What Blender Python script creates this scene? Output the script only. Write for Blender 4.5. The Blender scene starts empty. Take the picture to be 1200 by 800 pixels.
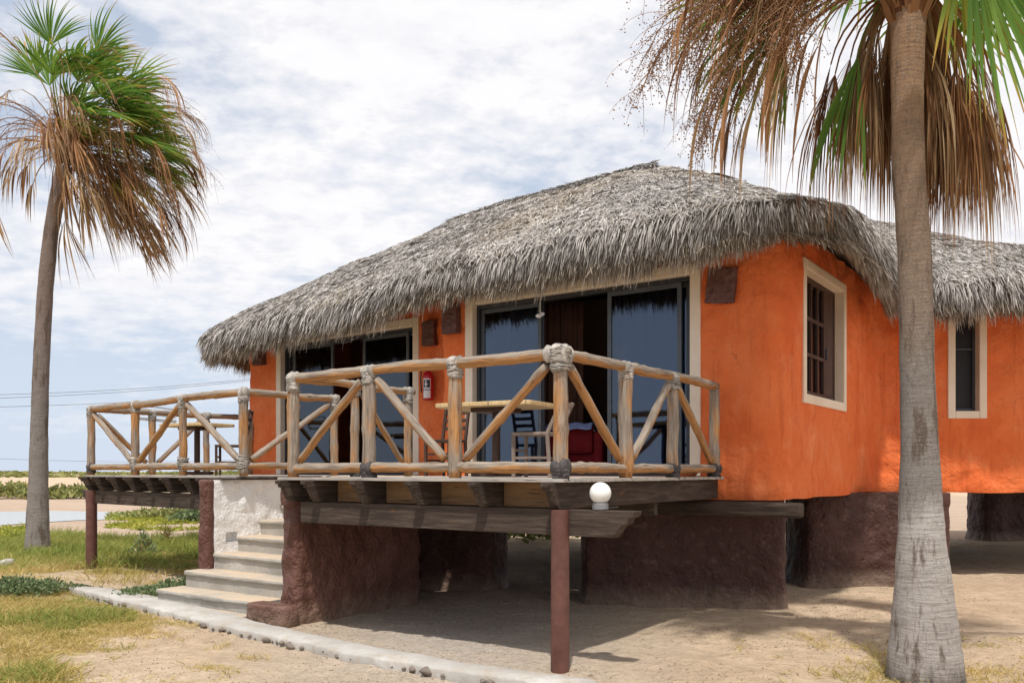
import bpy, math, random
import numpy as np
from mathutils import Vector, Matrix, noise as mn
random.seed(7); rng = np.random.default_rng(7)
S = bpy.context.scene; COL = S.collection
R = math.radians
V = Vector
# ------------------------------------------------------------------ plan frame
# u runs along the front of the hut (to the left), v runs into the hut
UX, UY = -0.82, 0.574
VX, VY = 0.574, 0.82
OX, OY = 0.38, 6.93
def W(u, v, z=0.0): return V((OX+u*UX+v*VX, OY+u*UY+v*VY, z))
def at(px, py_, D, ):   # photo pixel at depth D
    return V(((px-600)*D/1000, D, 1.6+(552-py_)*D/1000))
def gnd(px, py_):
    D = 1600/(py_-552.0); return V(((px-600)*D/1000, D, 0))
# ------------------------------------------------------------------ materials
MATS = {}
def mat(name, rough=.8, spec=.3):
    m = bpy.data.materials.new(name); m.use_nodes = True
    nt = m.node_tree; b = nt.nodes['Principled BSDF']
    b.inputs['Roughness'].default_value = rough
    b.inputs['Specular IOR Level'].default_value = spec
    MATS[name] = m
    return m, nt, b
def N(nt, typ, **kw):
    n = nt.nodes.new(typ)
    for k, v in kw.items():
        if k in n.inputs: n.inputs[k].default_value = v
        else: setattr(n, k, v)
    return n
def L(nt, a, b): nt.links.new(a, b)
def ramp(nt, fac, stops):
    r = nt.nodes.new('ShaderNodeValToRGB'); e = r.color_ramp.elements
    e[0].position, e[0].color = stops[0][0], (*stops[0][1], 1)
    e[1].position, e[1].color = stops[-1][0], (*stops[-1][1], 1)
    for p, c in stops[1:-1]:
        x = e.new(p); x.color = (*c, 1)
    L(nt, fac, r.inputs[0]); return r.outputs[0]
def coords(nt, kind='obj', scale=(1, 1, 1)):
    if kind == 'pc':
        a = N(nt, 'ShaderNodeAttribute'); a.attribute_name = 'pc'; o = a.outputs['Vector']
    else:
        a = N(nt, 'ShaderNodeTexCoord'); o = a.outputs['Object']
    mp = N(nt, 'ShaderNodeMapping'); mp.inputs['Scale'].default_value = scale
    L(nt, o, mp.inputs[0]); return mp.outputs[0]
def noise(nt, vec, scale, detail=6, rough=.6):
    n = N(nt, 'ShaderNodeTexNoise', Scale=scale, Detail=detail, Roughness=rough)
    L(nt, vec, n.inputs['Vector']); return n.outputs['Fac']
def mixc(nt, fac, a, b, blend='MIX'):
    m = N(nt, 'ShaderNodeMix', data_type='RGBA', blend_type=blend)
    if isinstance(fac, (int, float)): m.inputs[0].default_value = fac
    else: L(nt, fac, m.inputs[0])
    for s, i in ((a, 6), (b, 7)):
        if isinstance(s, tuple): m.inputs[i].default_value = (*s, 1)
        else: L(nt, s, m.inputs[i])
    return m.outputs[2]
def bump(nt, b, h, strength=.5, dist=.01, prev=None):
    n = N(nt, 'ShaderNodeBump', Strength=strength, Distance=dist); L(nt, h, n.inputs['Height'])
    if prev is not None: L(nt, prev, n.inputs['Normal'])
    L(nt, n.outputs[0], b.inputs['Normal']); return n.outputs[0]
def math_(nt, op, a, b=0.0, clamp=False):
    m = N(nt, 'ShaderNodeMath', operation=op); m.use_clamp = clamp
    for s, i in ((a, 0), (b, 1)):
        if isinstance(s, (int, float)): m.inputs[i].default_value = s
        else: L(nt, s, m.inputs[i])
    return m.outputs[0]

def plaster(name, c1, c2, c3, bs=.6, bd=.02, rough=.85):
    m, nt, b = mat(name, rough, .25)
    v = coords(nt)
    n1 = noise(nt, v, 1.3, 5, .6); n2 = noise(nt, v, 9, 6, .65); n3 = noise(nt, v, 60, 3, .6)
    c = ramp(nt, n1, [(.3, c1), (.5, c2), (.7, c3)])
    c = mixc(nt, ramp(nt, n2, [(.35, (0, 0, 0)), (.75, (.35, .35, .35))]), c, c1)
    if name == 'orange':
        st = noise(nt, coords(nt, 'obj', (5, 5, .35)), 1.6, 6, .65)
        c = mixc(nt, ramp(nt, st, [(.52, (0, 0, 0)), (.72, (.55, .55, .55))]), c, (.50, .085, .022))
        ch = noise(nt, v, 2.3, 7, .7); c = mixc(nt, ramp(nt, ch, [(.54, (0, 0, 0)), (.72, (.5, .5, .5))]), c, (.82, .32, .15))
        wv_ = N(nt, 'ShaderNodeTexVoronoi', feature='DISTANCE_TO_EDGE', Scale=1.1)
        dv_ = N(nt, 'ShaderNodeVectorMath', operation='ADD'); nn3 = N(nt, 'ShaderNodeTexNoise', Scale=3.0, Detail=6); L(nt, v, nn3.inputs['Vector']); L(nt, v, dv_.inputs[0]); L(nt, nn3.outputs['Color'], dv_.inputs[1]); L(nt, dv_.outputs[0], wv_.inputs['Vector'])
        cm = math_(nt, 'MULTIPLY', ramp(nt, wv_.outputs['Distance'], [(0, (1, 1, 1)), (.008, (0, 0, 0))]), ramp(nt, n1, [(.48, (0, 0, 0)), (.6, (.6, .6, .6))]))
        c = mixc(nt, cm, c, (.30, .05, .02))
    if 'maroon' in name:
        sz = N(nt, 'ShaderNodeSeparateXYZ'); L(nt, v, sz.inputs[0])
        dz_ = ramp(nt, math_(nt, 'ADD', sz.outputs[2], math_(nt, 'MULTIPLY', n2, .35)), [(.14, (.6, .6, .6)), (.42, (0, 0, 0))])
        c = mixc(nt, dz_, c, (.30, .22, .16))
        c = mixc(nt, ramp(nt, n2, [(.56, (0, 0, 0)), (.74, (.4, .4, .4))]), c, (.26, .15, .12))
    L(nt, c, b.inputs['Base Color'])
    p = bump(nt, b, noise(nt, v, 6 if bd > .02 else 9, 5, .6), bs, bd*1.4); p = bump(nt, b, noise(nt, v, 20, 3, .6), bs*.6, bd*.4, p); bump(nt, b, n3, .35, .004, p)
    return m
plaster('orange', (.68, .135, .035), (.76, .18, .052), (.80, .225, .08), .9, .035)
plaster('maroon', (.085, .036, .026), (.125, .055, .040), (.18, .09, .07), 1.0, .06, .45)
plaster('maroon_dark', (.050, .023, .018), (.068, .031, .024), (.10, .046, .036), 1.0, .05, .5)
plaster('white_plaster', (.74, .73, .72), (.82, .81, .80), (.86, .86, .86), .9, .035)
plaster('cream', (.70, .57, .44), (.80, .68, .55), (.84, .74, .62), .35, .008)
plaster('inner_wall', (.20, .12, .08), (.25, .15, .10), (.28, .17, .12), .2, .01)
def concrete(name, c1, c2, c3, tint=None):
    m, nt, b = mat(name, .9, .2); v = coords(nt)
    n1 = noise(nt, v, 2.2, 6); n2 = noise(nt, v, 22, 6, .7); n3 = noise(nt, v, 130, 2)
    c = ramp(nt, n1, [(.3, c1), (.55, c2), (.75, c3)])
    c = mixc(nt, ramp(nt, n2, [(.45, (0, 0, 0)), (.7, (.5, .5, .5))]), c, c1)
    if name == 'path_concrete':
        st = noise(nt, v, 7, 7, .75); c = mixc(nt, ramp(nt, st, [(.48, (0, 0, 0)), (.66, (.6, .6, .6))]), c, (.36, .28, .20))
    if tint:
        g = N(nt, 'ShaderNodeNewGeometry'); s = N(nt, 'ShaderNodeSeparateXYZ'); L(nt, g.outputs['Normal'], s.inputs[0])
        f = math_(nt, 'MULTIPLY', ramp(nt, s.outputs[2], [(.7, (0, 0, 0)), (.95, (1, 1, 1))]), ramp(nt, n1, [(.35, (.2, .2, .2)), (.6, (.9, .9, .9))]))
        c = mixc(nt, f, c, tint)
    L(nt, c, b.inputs['Base Color'])
    p = bump(nt, b, n2, .6, .012); bump(nt, b, n3, .4, .004, p); return m
concrete('concrete', (.30, .275, .24), (.41, .385, .345), (.49, .465, .42), (.52, .40, .28))
concrete('path_concrete', (.36, .335, .305), (.47, .45, .42), (.56, .54, .515))
concrete('pebble', (.20, .15, .11), (.36, .28, .21), (.55, .46, .37))
concrete('stone', (.12, .095, .08), (.24, .20, .17), (.40, .34, .29))

def wood(name, c1, c2, c3, grain=(14, 14, 1.1), weather=None, rough=.8, bs=.5):
    m, nt, b = mat(name, rough, .25)
    v = coords(nt, 'pc', grain); vo = coords(nt, 'pc', (3, 3, .9))
    g = noise(nt, v, 2.2, 8, .7); k = noise(nt, vo, 2.0, 5, .65)
    c = ramp(nt, g, [(.3, c1), (.5, c2), (.72, c3)])
    if weather:
        ge = N(nt, 'ShaderNodeNewGeometry'); s = N(nt, 'ShaderNodeSeparateXYZ'); L(nt, ge.outputs['Normal'], s.inputs[0])
        f = math_(nt, 'ADD', math_(nt, 'MULTIPLY', s.outputs[2], .35), k)
        gg = ramp(nt, g, [(.3, weather[0]), (.7, weather[1])])
        c = mixc(nt, ramp(nt, f, [(.39, (0, 0, 0)), (.57, (1, 1, 1))]), c, gg)
    else:
        c = mixc(nt, ramp(nt, k, [(.45, (0, 0, 0)), (.75, (.6, .6, .6))]), c, c1)
    ck = noise(nt, coords(nt, 'pc', (26, 26, 1.2)), 2.0, 5, .6)
    c = mixc(nt, ramp(nt, ck, [(.60, (0, 0, 0)), (.68, (.75, .75, .75))]), c, (.07, .045, .03))
    # knots and cracks
    kn = noise(nt, coords(nt, 'pc', (9, 9, 5)), 1.4, 2, .5)
    c = mixc(nt, ramp(nt, kn, [(.70, (0, 0, 0)), (.76, (.75, .75, .75))]), c, (.12, .06, .03))
    L(nt, c, b.inputs['Base Color'])
    bump(nt, b, g, bs, .012); return m
wood('log', (.17, .08, .035), (.42, .21, .08), (.58, .33, .15), grain=(18, 18, 1.5), weather=((.13, .10, .08), (.43, .36, .29)), bs=1.0)
wood('dark_timber', (.028, .020, .016), (.062, .044, .034), (.135, .10, .078), bs=.9)
wood('deck_wood', (.26, .23, .20), (.40, .36, .32), (.52, .48, .44))
wood('pale_timber', (.19, .11, .055), (.30, .18, .09), (.40, .26, .14))
wood('chair_wood', (.035, .02, .014), (.07, .038, .026), (.11, .065, .045), rough=.5, bs=.2)
wood('grey_chair', (.16, .12, .10), (.26, .20, .165), (.36, .29, .24))
wood('table_top', (.50, .34, .16), (.66, .48, .25), (.74, .58, .34), rough=.5)
wood('shutter', (.05, .026, .02), (.085, .048, .038), (.13, .08, .065), rough=.6)
def plain(name, c, rough=.6, spec=.4, var=.25, sc=6, bs=.2):
    m, nt, b = mat(name, rough, spec); v = coords(nt); n = noise(nt, v, sc, 6)
    lo = tuple(x*(1-var) for x in c); hi = tuple(min(1, x*(1+var)) for x in c)
    L(nt, ramp(nt, n, [(.3, lo), (.7, hi)]), b.inputs['Base Color']); bump(nt, b, noise(nt, v, sc*8, 4), bs, .004); return m
plain('post_paint', (.12, .05, .038), .5, .4, .30, 9, .4)
plain('lashing', (.36, .33, .295), .9, .2, .55, 14, 1.0)
plain('rubber', (.075, .068, .066), .8, .3, .4, 30, .8)
plain('alu', (.035, .038, .045), .4, .5, .2)
plain('alu_grey', (.075, .085, .10), .4, .5, .2)
plain('clay', (.13, .06, .05), .6, .35, .35, 14, .6)
plain('terracotta', (.52, .17, .06), .7, .3)
plain('red_paint', (.45, .012, .018), .3, .5, .12)
plain('label_white', (.75, .75, .76), .5, .4, .05)
plain('label_black', (.03, .03, .035), .5, .4, .05)
plain('blue_plastic', (.04, .08, .25), .4, .5, .1)
plain('red_fabric', (.22, .014, .018), .85, .2, .2, 10)
plain('white_piping', (.65, .62, .60), .8, .2)
plain('blue_cloth', (.30, .36, .62), .9, .2, .15, 12)
plain('brown_cloth', (.10, .05, .034), .9, .1, .2, 5)
plain('rust_cloth', (.23, .085, .035), .9, .1, .35, 5)
plain('sheer', (.40, .48, .60), .9, .1, .1, 5)
plain('lamp_grey', (.20, .20, .21), .6, .3)
plain('wire', (.10, .10, .12), .7)
plain('dark_pane_paint', (.012, .011, .012), .5, .3)  # near-black colour holds the darkness of the wing window's glass
plain('dim_cloth', (.13, .14, .17), .9, .1, .1, 5)
plain('cord', (.6, .56, .5), .8)
plain('panel_grey', (.45, .48, .52), .6, .4)
plain('soffit', (.15, .13, .11), .95, .1, .5, 9, 1.0)
m, nt, b = mat('globe_glass', .18, .5); b.inputs['Base Color'].default_value = (.82, .82, .80, 1)
b.inputs['Subsurface Weight'].default_value = .3; b.inputs['Subsurface Radius'].default_value = (.05, .05, .05)
# glass: reflective tinted pane
m = bpy.data.materials.new('glass'); m.use_nodes = True; MATS['glass'] = m; nt = m.node_tree
nt.nodes.remove(nt.nodes['Principled BSDF']); out = nt.nodes['Material Output']
tr = N(nt, 'ShaderNodeBsdfTransparent', Color=(.42, .50, .60, 1)); gl = N(nt, 'ShaderNodeBsdfGlossy', Color=(.80, .88, 1, 1), Roughness=.03)
gv = coords(nt); gn = noise(nt, gv, 1.2, 2); gb = N(nt, 'ShaderNodeBump', Strength=.12, Distance=.02); L(nt, gn, gb.inputs['Height']); L(nt, gb.outputs[0], gl.inputs['Normal'])
fr = N(nt, 'ShaderNodeFresnel', IOR=1.5); fa = math_(nt, 'ADD', fr.outputs[0], .05, True)
mx = N(nt, 'ShaderNodeMixShader'); L(nt, fa, mx.inputs[0]); L(nt, tr.outputs[0], mx.inputs[1]); L(nt, gl.outputs[0], mx.inputs[2]); L(nt, mx.outputs[0], out.inputs[0])

def leafmat(name, stops, alstops=None, alw=.0, transl=.35, rough=.65):
    m, nt, b = mat(name, rough, .25)
    a = N(nt, 'ShaderNodeAttribute'); a.attribute_name = 'var'
    c = ramp(nt, a.outputs['Fac'], stops)
    if alstops:
        a2 = N(nt, 'ShaderNodeAttribute'); a2.attribute_name = 'al'
        f = math_(nt, 'ADD', a2.outputs['Fac'], math_(nt, 'MULTIPLY', math_(nt, 'SUBTRACT', a.outputs['Fac'], .5), .25))
        fac = ramp(nt, f, [(alw, (0, 0, 0)), (min(1, alw+.25), (1, 1, 1))])
        c = mixc(nt, fac, c, ramp(nt, f, alstops))
    L(nt, c, b.inputs['Base Color'])
    t = N(nt, 'ShaderNodeBsdfTranslucent'); L(nt, c, t.inputs[0])
    mx = N(nt, 'ShaderNodeMixShader', Fac=transl); L(nt, b.outputs[0], mx.inputs[1]); L(nt, t.outputs[0], mx.inputs[2])
    L(nt, mx.outputs[0], nt.nodes['Material Output'].inputs[0]); return m
leafmat('thatch', [(0, (.11, .095, .085)), (.25, (.27, .245, .225)), (.6, (.44, .41, .385)), (1, (.68, .645, .61))], transl=.12, rough=.75)
leafmat('thatch_tan', [(0, (.13, .10, .07)), (.35, (.27, .22, .17)), (.7, (.42, .36, .29)), (1, (.60, .53, .44))], transl=.18, rough=.75)
leafmat('frond_green', [(0, (.06, .15, .025)), (.5, (.13, .25, .035)), (1, (.24, .36, .06))], [(.7, (.42, .42, .05)), (.9, (.55, .30, .05)), (1, (.35, .18, .07))], .72)
leafmat('frond_yellow', [(0, (.16, .24, .03)), (.5, (.36, .40, .05)), (1, (.50, .50, .09))], [(.6, (.55, .42, .06)), (.85, (.50, .28, .07)), (1, (.33, .18, .08))], .45)
leafmat('frond_dead', [(0, (.10, .05, .028)), (.35, (.27, .16, .08)), (.7, (.47, .31, .16)), (1, (.70, .54, .34))], transl=.3, rough=.7)
leafmat('frond_rust', [(0, (.10, .04, .02)), (.5, (.29, .135, .055)), (1, (.50, .27, .12))], transl=.3, rough=.7)
leafmat('seed', [(0, (.16, .08, .04)), (.5, (.30, .16, .08)), (1, (.42, .26, .15))], transl=.1)
leafmat('grass_green', [(0, (.16, .22, .045)), (.4, (.29, .34, .075)), (.75, (.42, .42, .12)), (1, (.58, .48, .22))], transl=.4)
leafmat('grass_dry', [(0, (.22, .24, .06)), (.3, (.42, .35, .10)), (.65, (.60, .46, .18)), (1, (.70, .56, .30))], transl=.35)
leafmat('grass_lime', [(0, (.16, .20, .03)), (.5, (.34, .36, .05)), (1, (.50, .45, .10))], transl=.4)
leafmat('shrub_leaf', [(0, (.08, .12, .05)), (.5, (.16, .22, .10)), (1, (.28, .33, .17))], transl=.3)
leafmat('shrub_leaf_yellow', [(0, (.13, .15, .045)), (.5, (.24, .26, .08)), (1, (.40, .36, .14))], transl=.3)

# palm bark
def bark(name, stops):
    m, nt, b = mat(name, .9, .15)
    v = coords(nt, 'pc', (1, 1, 1)); vr = coords(nt, 'pc', (2.2, 2.2, 26)); vc = coords(nt, 'pc', (20, 20, 5)); vb = coords(nt, 'pc', (5, 5, .9))
    rings = noise(nt, vr, 2.2, 5, .7); cracks = noise(nt, vc, 2.0, 6, .75); big = noise(nt, vb, 1.8, 5, .6); fine = noise(nt, coords(nt, 'pc', (30, 30, 30)), 2, 4, .7)
    sp = N(nt, 'ShaderNodeSeparateXYZ'); L(nt, v, sp.inputs[0])
    hh = math_(nt, 'ADD', math_(nt, 'MULTIPLY', sp.outputs[2], .2), math_(nt, 'MULTIPLY', math_(nt, 'SUBTRACT', big, .5), .12), True)
    c = ramp(nt, hh, stops)
    c = mixc(nt, ramp(nt, rings, [(.44, (0, 0, 0)), (.64, (.45, .45, .45))]), c, (.13, .105, .09))
    c = mixc(nt, ramp(nt, cracks, [(.54, (0, 0, 0)), (.68, (.7, .7, .7))]), c, (.12, .095, .08))
    c = mixc(nt, ramp(nt, big, [(.55, (0, 0, 0)), (.63, (.85, .85, .85))]), c, (.12, .085, .065))
    c = mixc(nt, ramp(nt, fine, [(.52, (0, 0, 0)), (.66, (.28, .28, .28))]), c, (.48, .46, .43))
    L(nt, c, b.inputs['Base Color']); p = bump(nt, b, rings, 1.0, .016); p = bump(nt, b, cracks, 1.0, .018, p); bump(nt, b, fine, .6, .006, p)
bark('bark', [(0, (.16, .14, .12)), (.03, (.44, .40, .37)), (.25, (.50, .47, .44)), (.29, (.27, .245, .225)), (.48, (.25, .22, .195)), (.56, (.26, .20, .15)), (1, (.36, .22, .125))])
bark('bark_grey', [(0, (.30, .27, .25)), (.5, (.24, .215, .20)), (1, (.22, .165, .14))])

# ground
m, nt, b = mat('sand', .95, .15)
v = coords(nt)
n1 = noise(nt, v, .55, 6); n2 = noise(nt, v, 5, 8, .7); n3 = noise(nt, v, 45, 4, .7); n4 = noise(nt, v, 150, 2)
vo = N(nt, 'ShaderNodeTexVoronoi', Scale=38); L(nt, v, vo.inputs['Vector'])
c = ramp(nt, n1, [(.3, (.52, .385, .26)), (.5, (.62, .475, .33)), (.72, (.72, .575, .42))])
c = mixc(nt, ramp(nt, n2, [(.38, (.75, .75, .75)), (.62, (0, 0, 0))]), c, (.43, .315, .205))
# gravelly grey zone under and before the hut, from a soft plan mask
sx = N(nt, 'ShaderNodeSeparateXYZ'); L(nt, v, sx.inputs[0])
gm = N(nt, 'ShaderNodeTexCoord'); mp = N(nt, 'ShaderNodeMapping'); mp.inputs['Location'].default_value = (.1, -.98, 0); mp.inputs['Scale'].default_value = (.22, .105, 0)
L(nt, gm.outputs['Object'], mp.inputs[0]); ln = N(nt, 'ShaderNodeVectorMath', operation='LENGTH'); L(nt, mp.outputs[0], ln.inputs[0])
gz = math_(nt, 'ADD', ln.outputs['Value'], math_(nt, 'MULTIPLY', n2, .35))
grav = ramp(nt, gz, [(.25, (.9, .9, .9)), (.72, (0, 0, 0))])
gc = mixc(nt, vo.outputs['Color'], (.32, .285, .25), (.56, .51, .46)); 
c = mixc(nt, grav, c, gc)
# mud flat further out
far = ramp(nt, math_(nt, 'ADD', math_(nt, 'MULTIPLY', sx.outputs[1], .01), math_(nt, 'MULTIPLY', n1, .06)), [(.22, (0, 0, 0)), (.27, (1, 1, 1)), (.55, (1, 1, 1)), (.62, (.2, .2, .2))])
wv = noise(nt, coords(nt, 'obj', (.25, 1.4, 1)), 1.6, 5)
c = mixc(nt, far, c, ramp(nt, wv, [(.35, (.40, .29, .215)), (.6, (.50, .38, .285))]))
c = mixc(nt, ramp(nt, n3, [(.58, (0, 0, 0)), (.70, (.6, .6, .6))]), c, (.25, .185, .13))
c = mixc(nt, ramp(nt, n4, [(.56, (0, 0, 0)), (.70, (.5, .5, .5))]), c, (.70, .60, .48))
# turf-tinted soil where the low grass is thick
ta = N(nt, 'ShaderNodeAttribute'); ta.attribute_name = 'turf'
tf = math_(nt, 'MULTIPLY', ta.outputs['Fac'], ramp(nt, n2, [(.3, (.15, .15, .15)), (.65, (.8, .8, .8))]))
c = mixc(nt, tf, c, (.40, .33, .16))
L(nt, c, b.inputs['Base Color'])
n5 = noise(nt, v, 11, 4, .6); p = bump(nt, b, n2, .9, .07); p = bump(nt, b, n5, .9, .05, p); p = bump(nt, b, n3, .8, .018, p); bump(nt, b, n4, .5, .006, p)
m, nt, b = mat('water', .06, .5); b.inputs['Base Color'].default_value = (.42, .42, .41, 1); b.inputs['Roughness'].default_value = .22
n = noise(nt, coords(nt, 'obj', (1, 3, 1)), 1.5, 4); bump(nt, b, n, .15, .02)

# ------------------------------------------------------------------ mesh helpers
class MB:
    def __init__(s): s.v = []; s.f = []; s.pc = []
    def add(s, vs, fs, pcs):
        k = len(s.v); s.v += [tuple(x) for x in vs]; s.f += [tuple(i+k for i in f) for f in fs]; s.pc += [tuple(p) for p in pcs]
    def box(s, c, size, rot=None):
        """box at centre c with size; rot = 3x3 matrix or z angle"""
        if rot is None: M = Matrix.Identity(3)
        elif isinstance(rot, (int, float)): M = Matrix.Rotation(rot, 3, 'Z')
        else: M = rot
        o = V((random.random()*9, random.random()*9, random.random()*9)); vs = []; pcs = []
        ax = max(range(3), key=lambda i: size[i])
        for x in (-.5, .5):
            for y in (-.5, .5):
                for z in (-.5, .5):
                    q = V((x*size[0], y*size[1], z*size[2])); vs.append(V(c)+M@q)
                    a = [q[i] for i in range(3)]; l = a.pop(ax); pcs.append((a[0]+o.x, a[1]+o.y, l+o.z))
        s.add(vs, [(0, 1, 3, 2), (4, 6, 7, 5), (0, 4, 5, 1), (2, 3, 7, 6), (0, 2, 6, 4), (1, 5, 7, 3)], pcs)
        return s
    def ubox(s, u0, u1, v0, v1, z0, z1):
        return s.box(W((u0+u1)/2, (v0+v1)/2, (z0+z1)/2), (abs(u1-u0), abs(v1-v0), abs(z1-z0)), Matrix(((UX, VX, 0), (UY, VY, 0), (0, 0, 1))))
    def bar(s, a, b, w, h, up=V((0, 0, 1))):
        a = V(a); b = V(b); d = b-a; l = d.length; x = d.normalized(); y = up.cross(x)
        if y.length < 1e-3: y = V((0, 1, 0)).cross(x)
        y.normalize(); z = x.cross(y)
        return s.box((a+b)/2, (l, w, h), Matrix((x, y, z)).transposed())
    def tube(s, pts, rad, n=10, cap=True, wob=0, ringf=None):
        pts = [V(p) for p in pts]; k = len(pts)
        if isinstance(rad, (int, float)): rad = [rad]*k
        o = V((random.random()*9, random.random()*9, 0)); l = 0; vs = []; pcs = []; fs = []
        ref = None
        for i, p in enumerate(pts):
            t = (pts[min(i+1, k-1)]-pts[max(i-1, 0)]).normalized()
            if ref is None: ref = V((1, 0, 0)) if abs(t.x) < .8 else V((0, 1, 0))
            x = (ref-t*ref.dot(t)).normalized(); ref = x; y = t.cross(x)
            if i: l += (p-pts[i-1]).length
            for j in range(n):
                a = 2*math.pi*j/n; d = x*math.cos(a)+y*math.sin(a)
                r = rad[i]*(1+wob*mn.noise(V((o.x+d.x*1.2, o.y+d.y*1.2, l*4+o.x)))) 
                vs.append(p+d*r); pcs.append((o.x+math.cos(a)*rad[i], o.y+math.sin(a)*rad[i], l))
        for i in range(k-1):
            for j in range(n):
                fs.append((i*n+j, i*n+(j+1) % n, (i+1)*n+(j+1) % n, (i+1)*n+j))
        if cap: fs.append(tuple(reversed(range(n)))); fs.append(tuple((k-1)*n+j for j in range(n)))
        s.add(vs, fs, pcs); return s
    def log(s, a, b, r, seg=9, n=12, bend=.015, taper=.0):
        a = V(a); b = V(b); o = random.random()*50; pts = []; rad = []
        L_ = (b-a).length; seg = max(seg, int(L_*16)); kn_ = [random.uniform(.1, .9) for _ in range(max(1, int(L_*1.8)))]
        for i in range(seg+1):
            t = i/seg; q = a.lerp(b, t); w = math.sin(math.pi*t)*bend*.6
            q = q+V((mn.noise(V((o, t*2.5, 0))), mn.noise(V((o, t*2.5, 5))), mn.noise(V((o, t*2.5, 9)))))*w*2
            pts.append(q); rad.append(r*(1-taper*t)*(1+.10*mn.noise(V((o, t*L_*4, 3)))+.05*mn.noise(V((o, t*L_*11, 7)))+sum(.13*math.exp(-((t-q_)*L_/.035)**2) for q_ in kn_))*(.93 if i in (0, seg) else 1))
        return s.tube(pts, rad, n, True, .10)
    def prism(s, poly, M, th):
        """poly 2D list in (x,z) of frame M (4x4), extruded +-th/2 along local y"""
        k = len(poly); vs = []; pcs = []; o = random.random()*9
        for sgn in (-.5, .5):
            for x, z in poly: vs.append(M@V((x, sgn*th, z))); pcs.append((z+o, sgn*th, x+o))
        fs = [tuple(range(k)), tuple(reversed(range(k, 2*k)))]
        for i in range(k): fs.append((i, (i+1) % k, k+(i+1) % k, k+i))
        s.add(vs, fs, pcs); return s
    def ball(s, c, r, n=12, m_=8, sc=(1, 1, 1)):
        vs = [V(c)+V((0, 0, r*sc[2]))]; 
        for i in range(1, m_):
            for j in range(n):
                a, t = 2*math.pi*j/n, math.pi*i/m_
                vs.append(V(c)+V((r*sc[0]*math.sin(t)*math.cos(a), r*sc[1]*math.sin(t)*math.sin(a), r*sc[2]*math.cos(t))))
        vs.append(V(c)-V((0, 0, r*sc[2]))); fs = []
        for j in range(n): fs.append((0, 1+j, 1+(j+1) % n)); fs.append((len(vs)-1, 1+(m_-2)*n+(j+1) % n, 1+(m_-2)*n+j))
        for i in range(m_-2):
            for j in range(n): fs.append((1+i*n+j, 1+(i+1)*n+j, 1+(i+1)*n+(j+1) % n, 1+i*n+(j+1) % n))
        s.add(vs, fs, [tuple(q) for q in vs]); return s
    def build(s, name, material, parent=None, smooth=False, bevel=0, local=False, recalc=True):
        me = bpy.data.meshes.new(name)
        org = V((0, 0, 0))
        if parent is not None and not local:
            p = parent
            while p is not None: org = org+p.location; p = p.parent
        me.from_pydata([(x-org.x, y-org.y, z-org.z) for x, y, z in s.v], [], s.f)
        at_ = me.attributes.new('pc', 'FLOAT_VECTOR', 'POINT'); at_.data.foreach_set('vector', np.array(s.pc, dtype=np.float32).ravel())
        if recalc:
            import bmesh
            bm = bmesh.new(); bm.from_mesh(me); bmesh.ops.recalc_face_normals(bm, faces=bm.faces); bm.to_mesh(me); bm.free()
        if smooth:
            me.shade_smooth()
        me.materials.append(MATS[material]); o = bpy.data.objects.new(name, me); COL.objects.link(o)
        if parent is not None: o.parent = parent
        if bevel:
            md = o.modifiers.new('bevel', 'BEVEL'); md.width = bevel; md.segments = 2; md.limit_method = 'ANGLE'
        return o
def smooth_angle(o, deg=40):
    me = o.data; me.shade_smooth()
    try: me.set_sharp_from_angle(angle=R(deg))
    except Exception: pass
    return o
def tag(o, label, cat, group=None):
    o['label'] = label; o['category'] = cat
    if group: o['group'] = group
    return o
def thing(name, label, cat, loc=(0, 0, 0), group=None):
    o = bpy.data.objects.new(name, None); COL.objects.link(o); o.location = loc; o.empty_display_size = .2
    return tag(o, label, cat, group)
def kind(o, k): o['kind'] = k; return o

def blades(name, P, D, Nn, Ln, Wd, bend, var, material, parent=None, segs=2, twist=None):
    """many thin strips: roots P, unit directions D, face normals Nn, lengths, widths, bend = sag vector per blade"""
    n = len(P); side = np.cross(D, Nn); side /= np.linalg.norm(side, axis=1, keepdims=True)+1e-9
    ts = np.linspace(0, 1, segs+1); prof = {1: [1, .3], 2: [.7, 1, .12], 3: [.6, 1, .8, .08]}[segs]
    rows = []
    for t, w in zip(ts, prof):
        c = P+D*(Ln*t)[:, None]+bend*(t*t)
        rows.append(c-side*(Wd*w*.5)[:, None]); rows.append(c+side*(Wd*w*.5)[:, None])
    A = np.stack(rows, 1).reshape(-1, 3); k = 2*(segs+1)
    base = (np.arange(n)*k)[:, None]
    F = np.concatenate([base+np.array([2*j, 2*j+1, 2*j+3, 2*j+2]) for j in range(segs)], 1).reshape(-1, 4)
    me = bpy.data.meshes.new(name); me.vertices.add(len(A)); 
    if parent is not None:
        org = np.array([0., 0, 0]); p = parent
        while p is not None: org += np.array(p.location); p = p.parent
        A = A-org
    me.vertices.foreach_set('co', A.astype(np.float32).ravel())
    me.loops.add(F.size); me.loops.foreach_set('vertex_index', F.astype(np.int32).ravel())
    me.polygons.add(len(F)); me.polygons.foreach_set('loop_start', np.arange(len(F), dtype=np.int32)*4)
    me.polygons.foreach_set('loop_total', np.full(len(F), 4, dtype=np.int32)); me.update(calc_edges=True)
    a = me.attributes.new('var', 'FLOAT', 'POINT'); a.data.foreach_set('value', np.repeat(var, k).astype(np.float32))
    me.materials.append(MATS[material]); o = bpy.data.objects.new(name, me); COL.objects.link(o)
    if parent is not None: o.parent = parent
    return o

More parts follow.
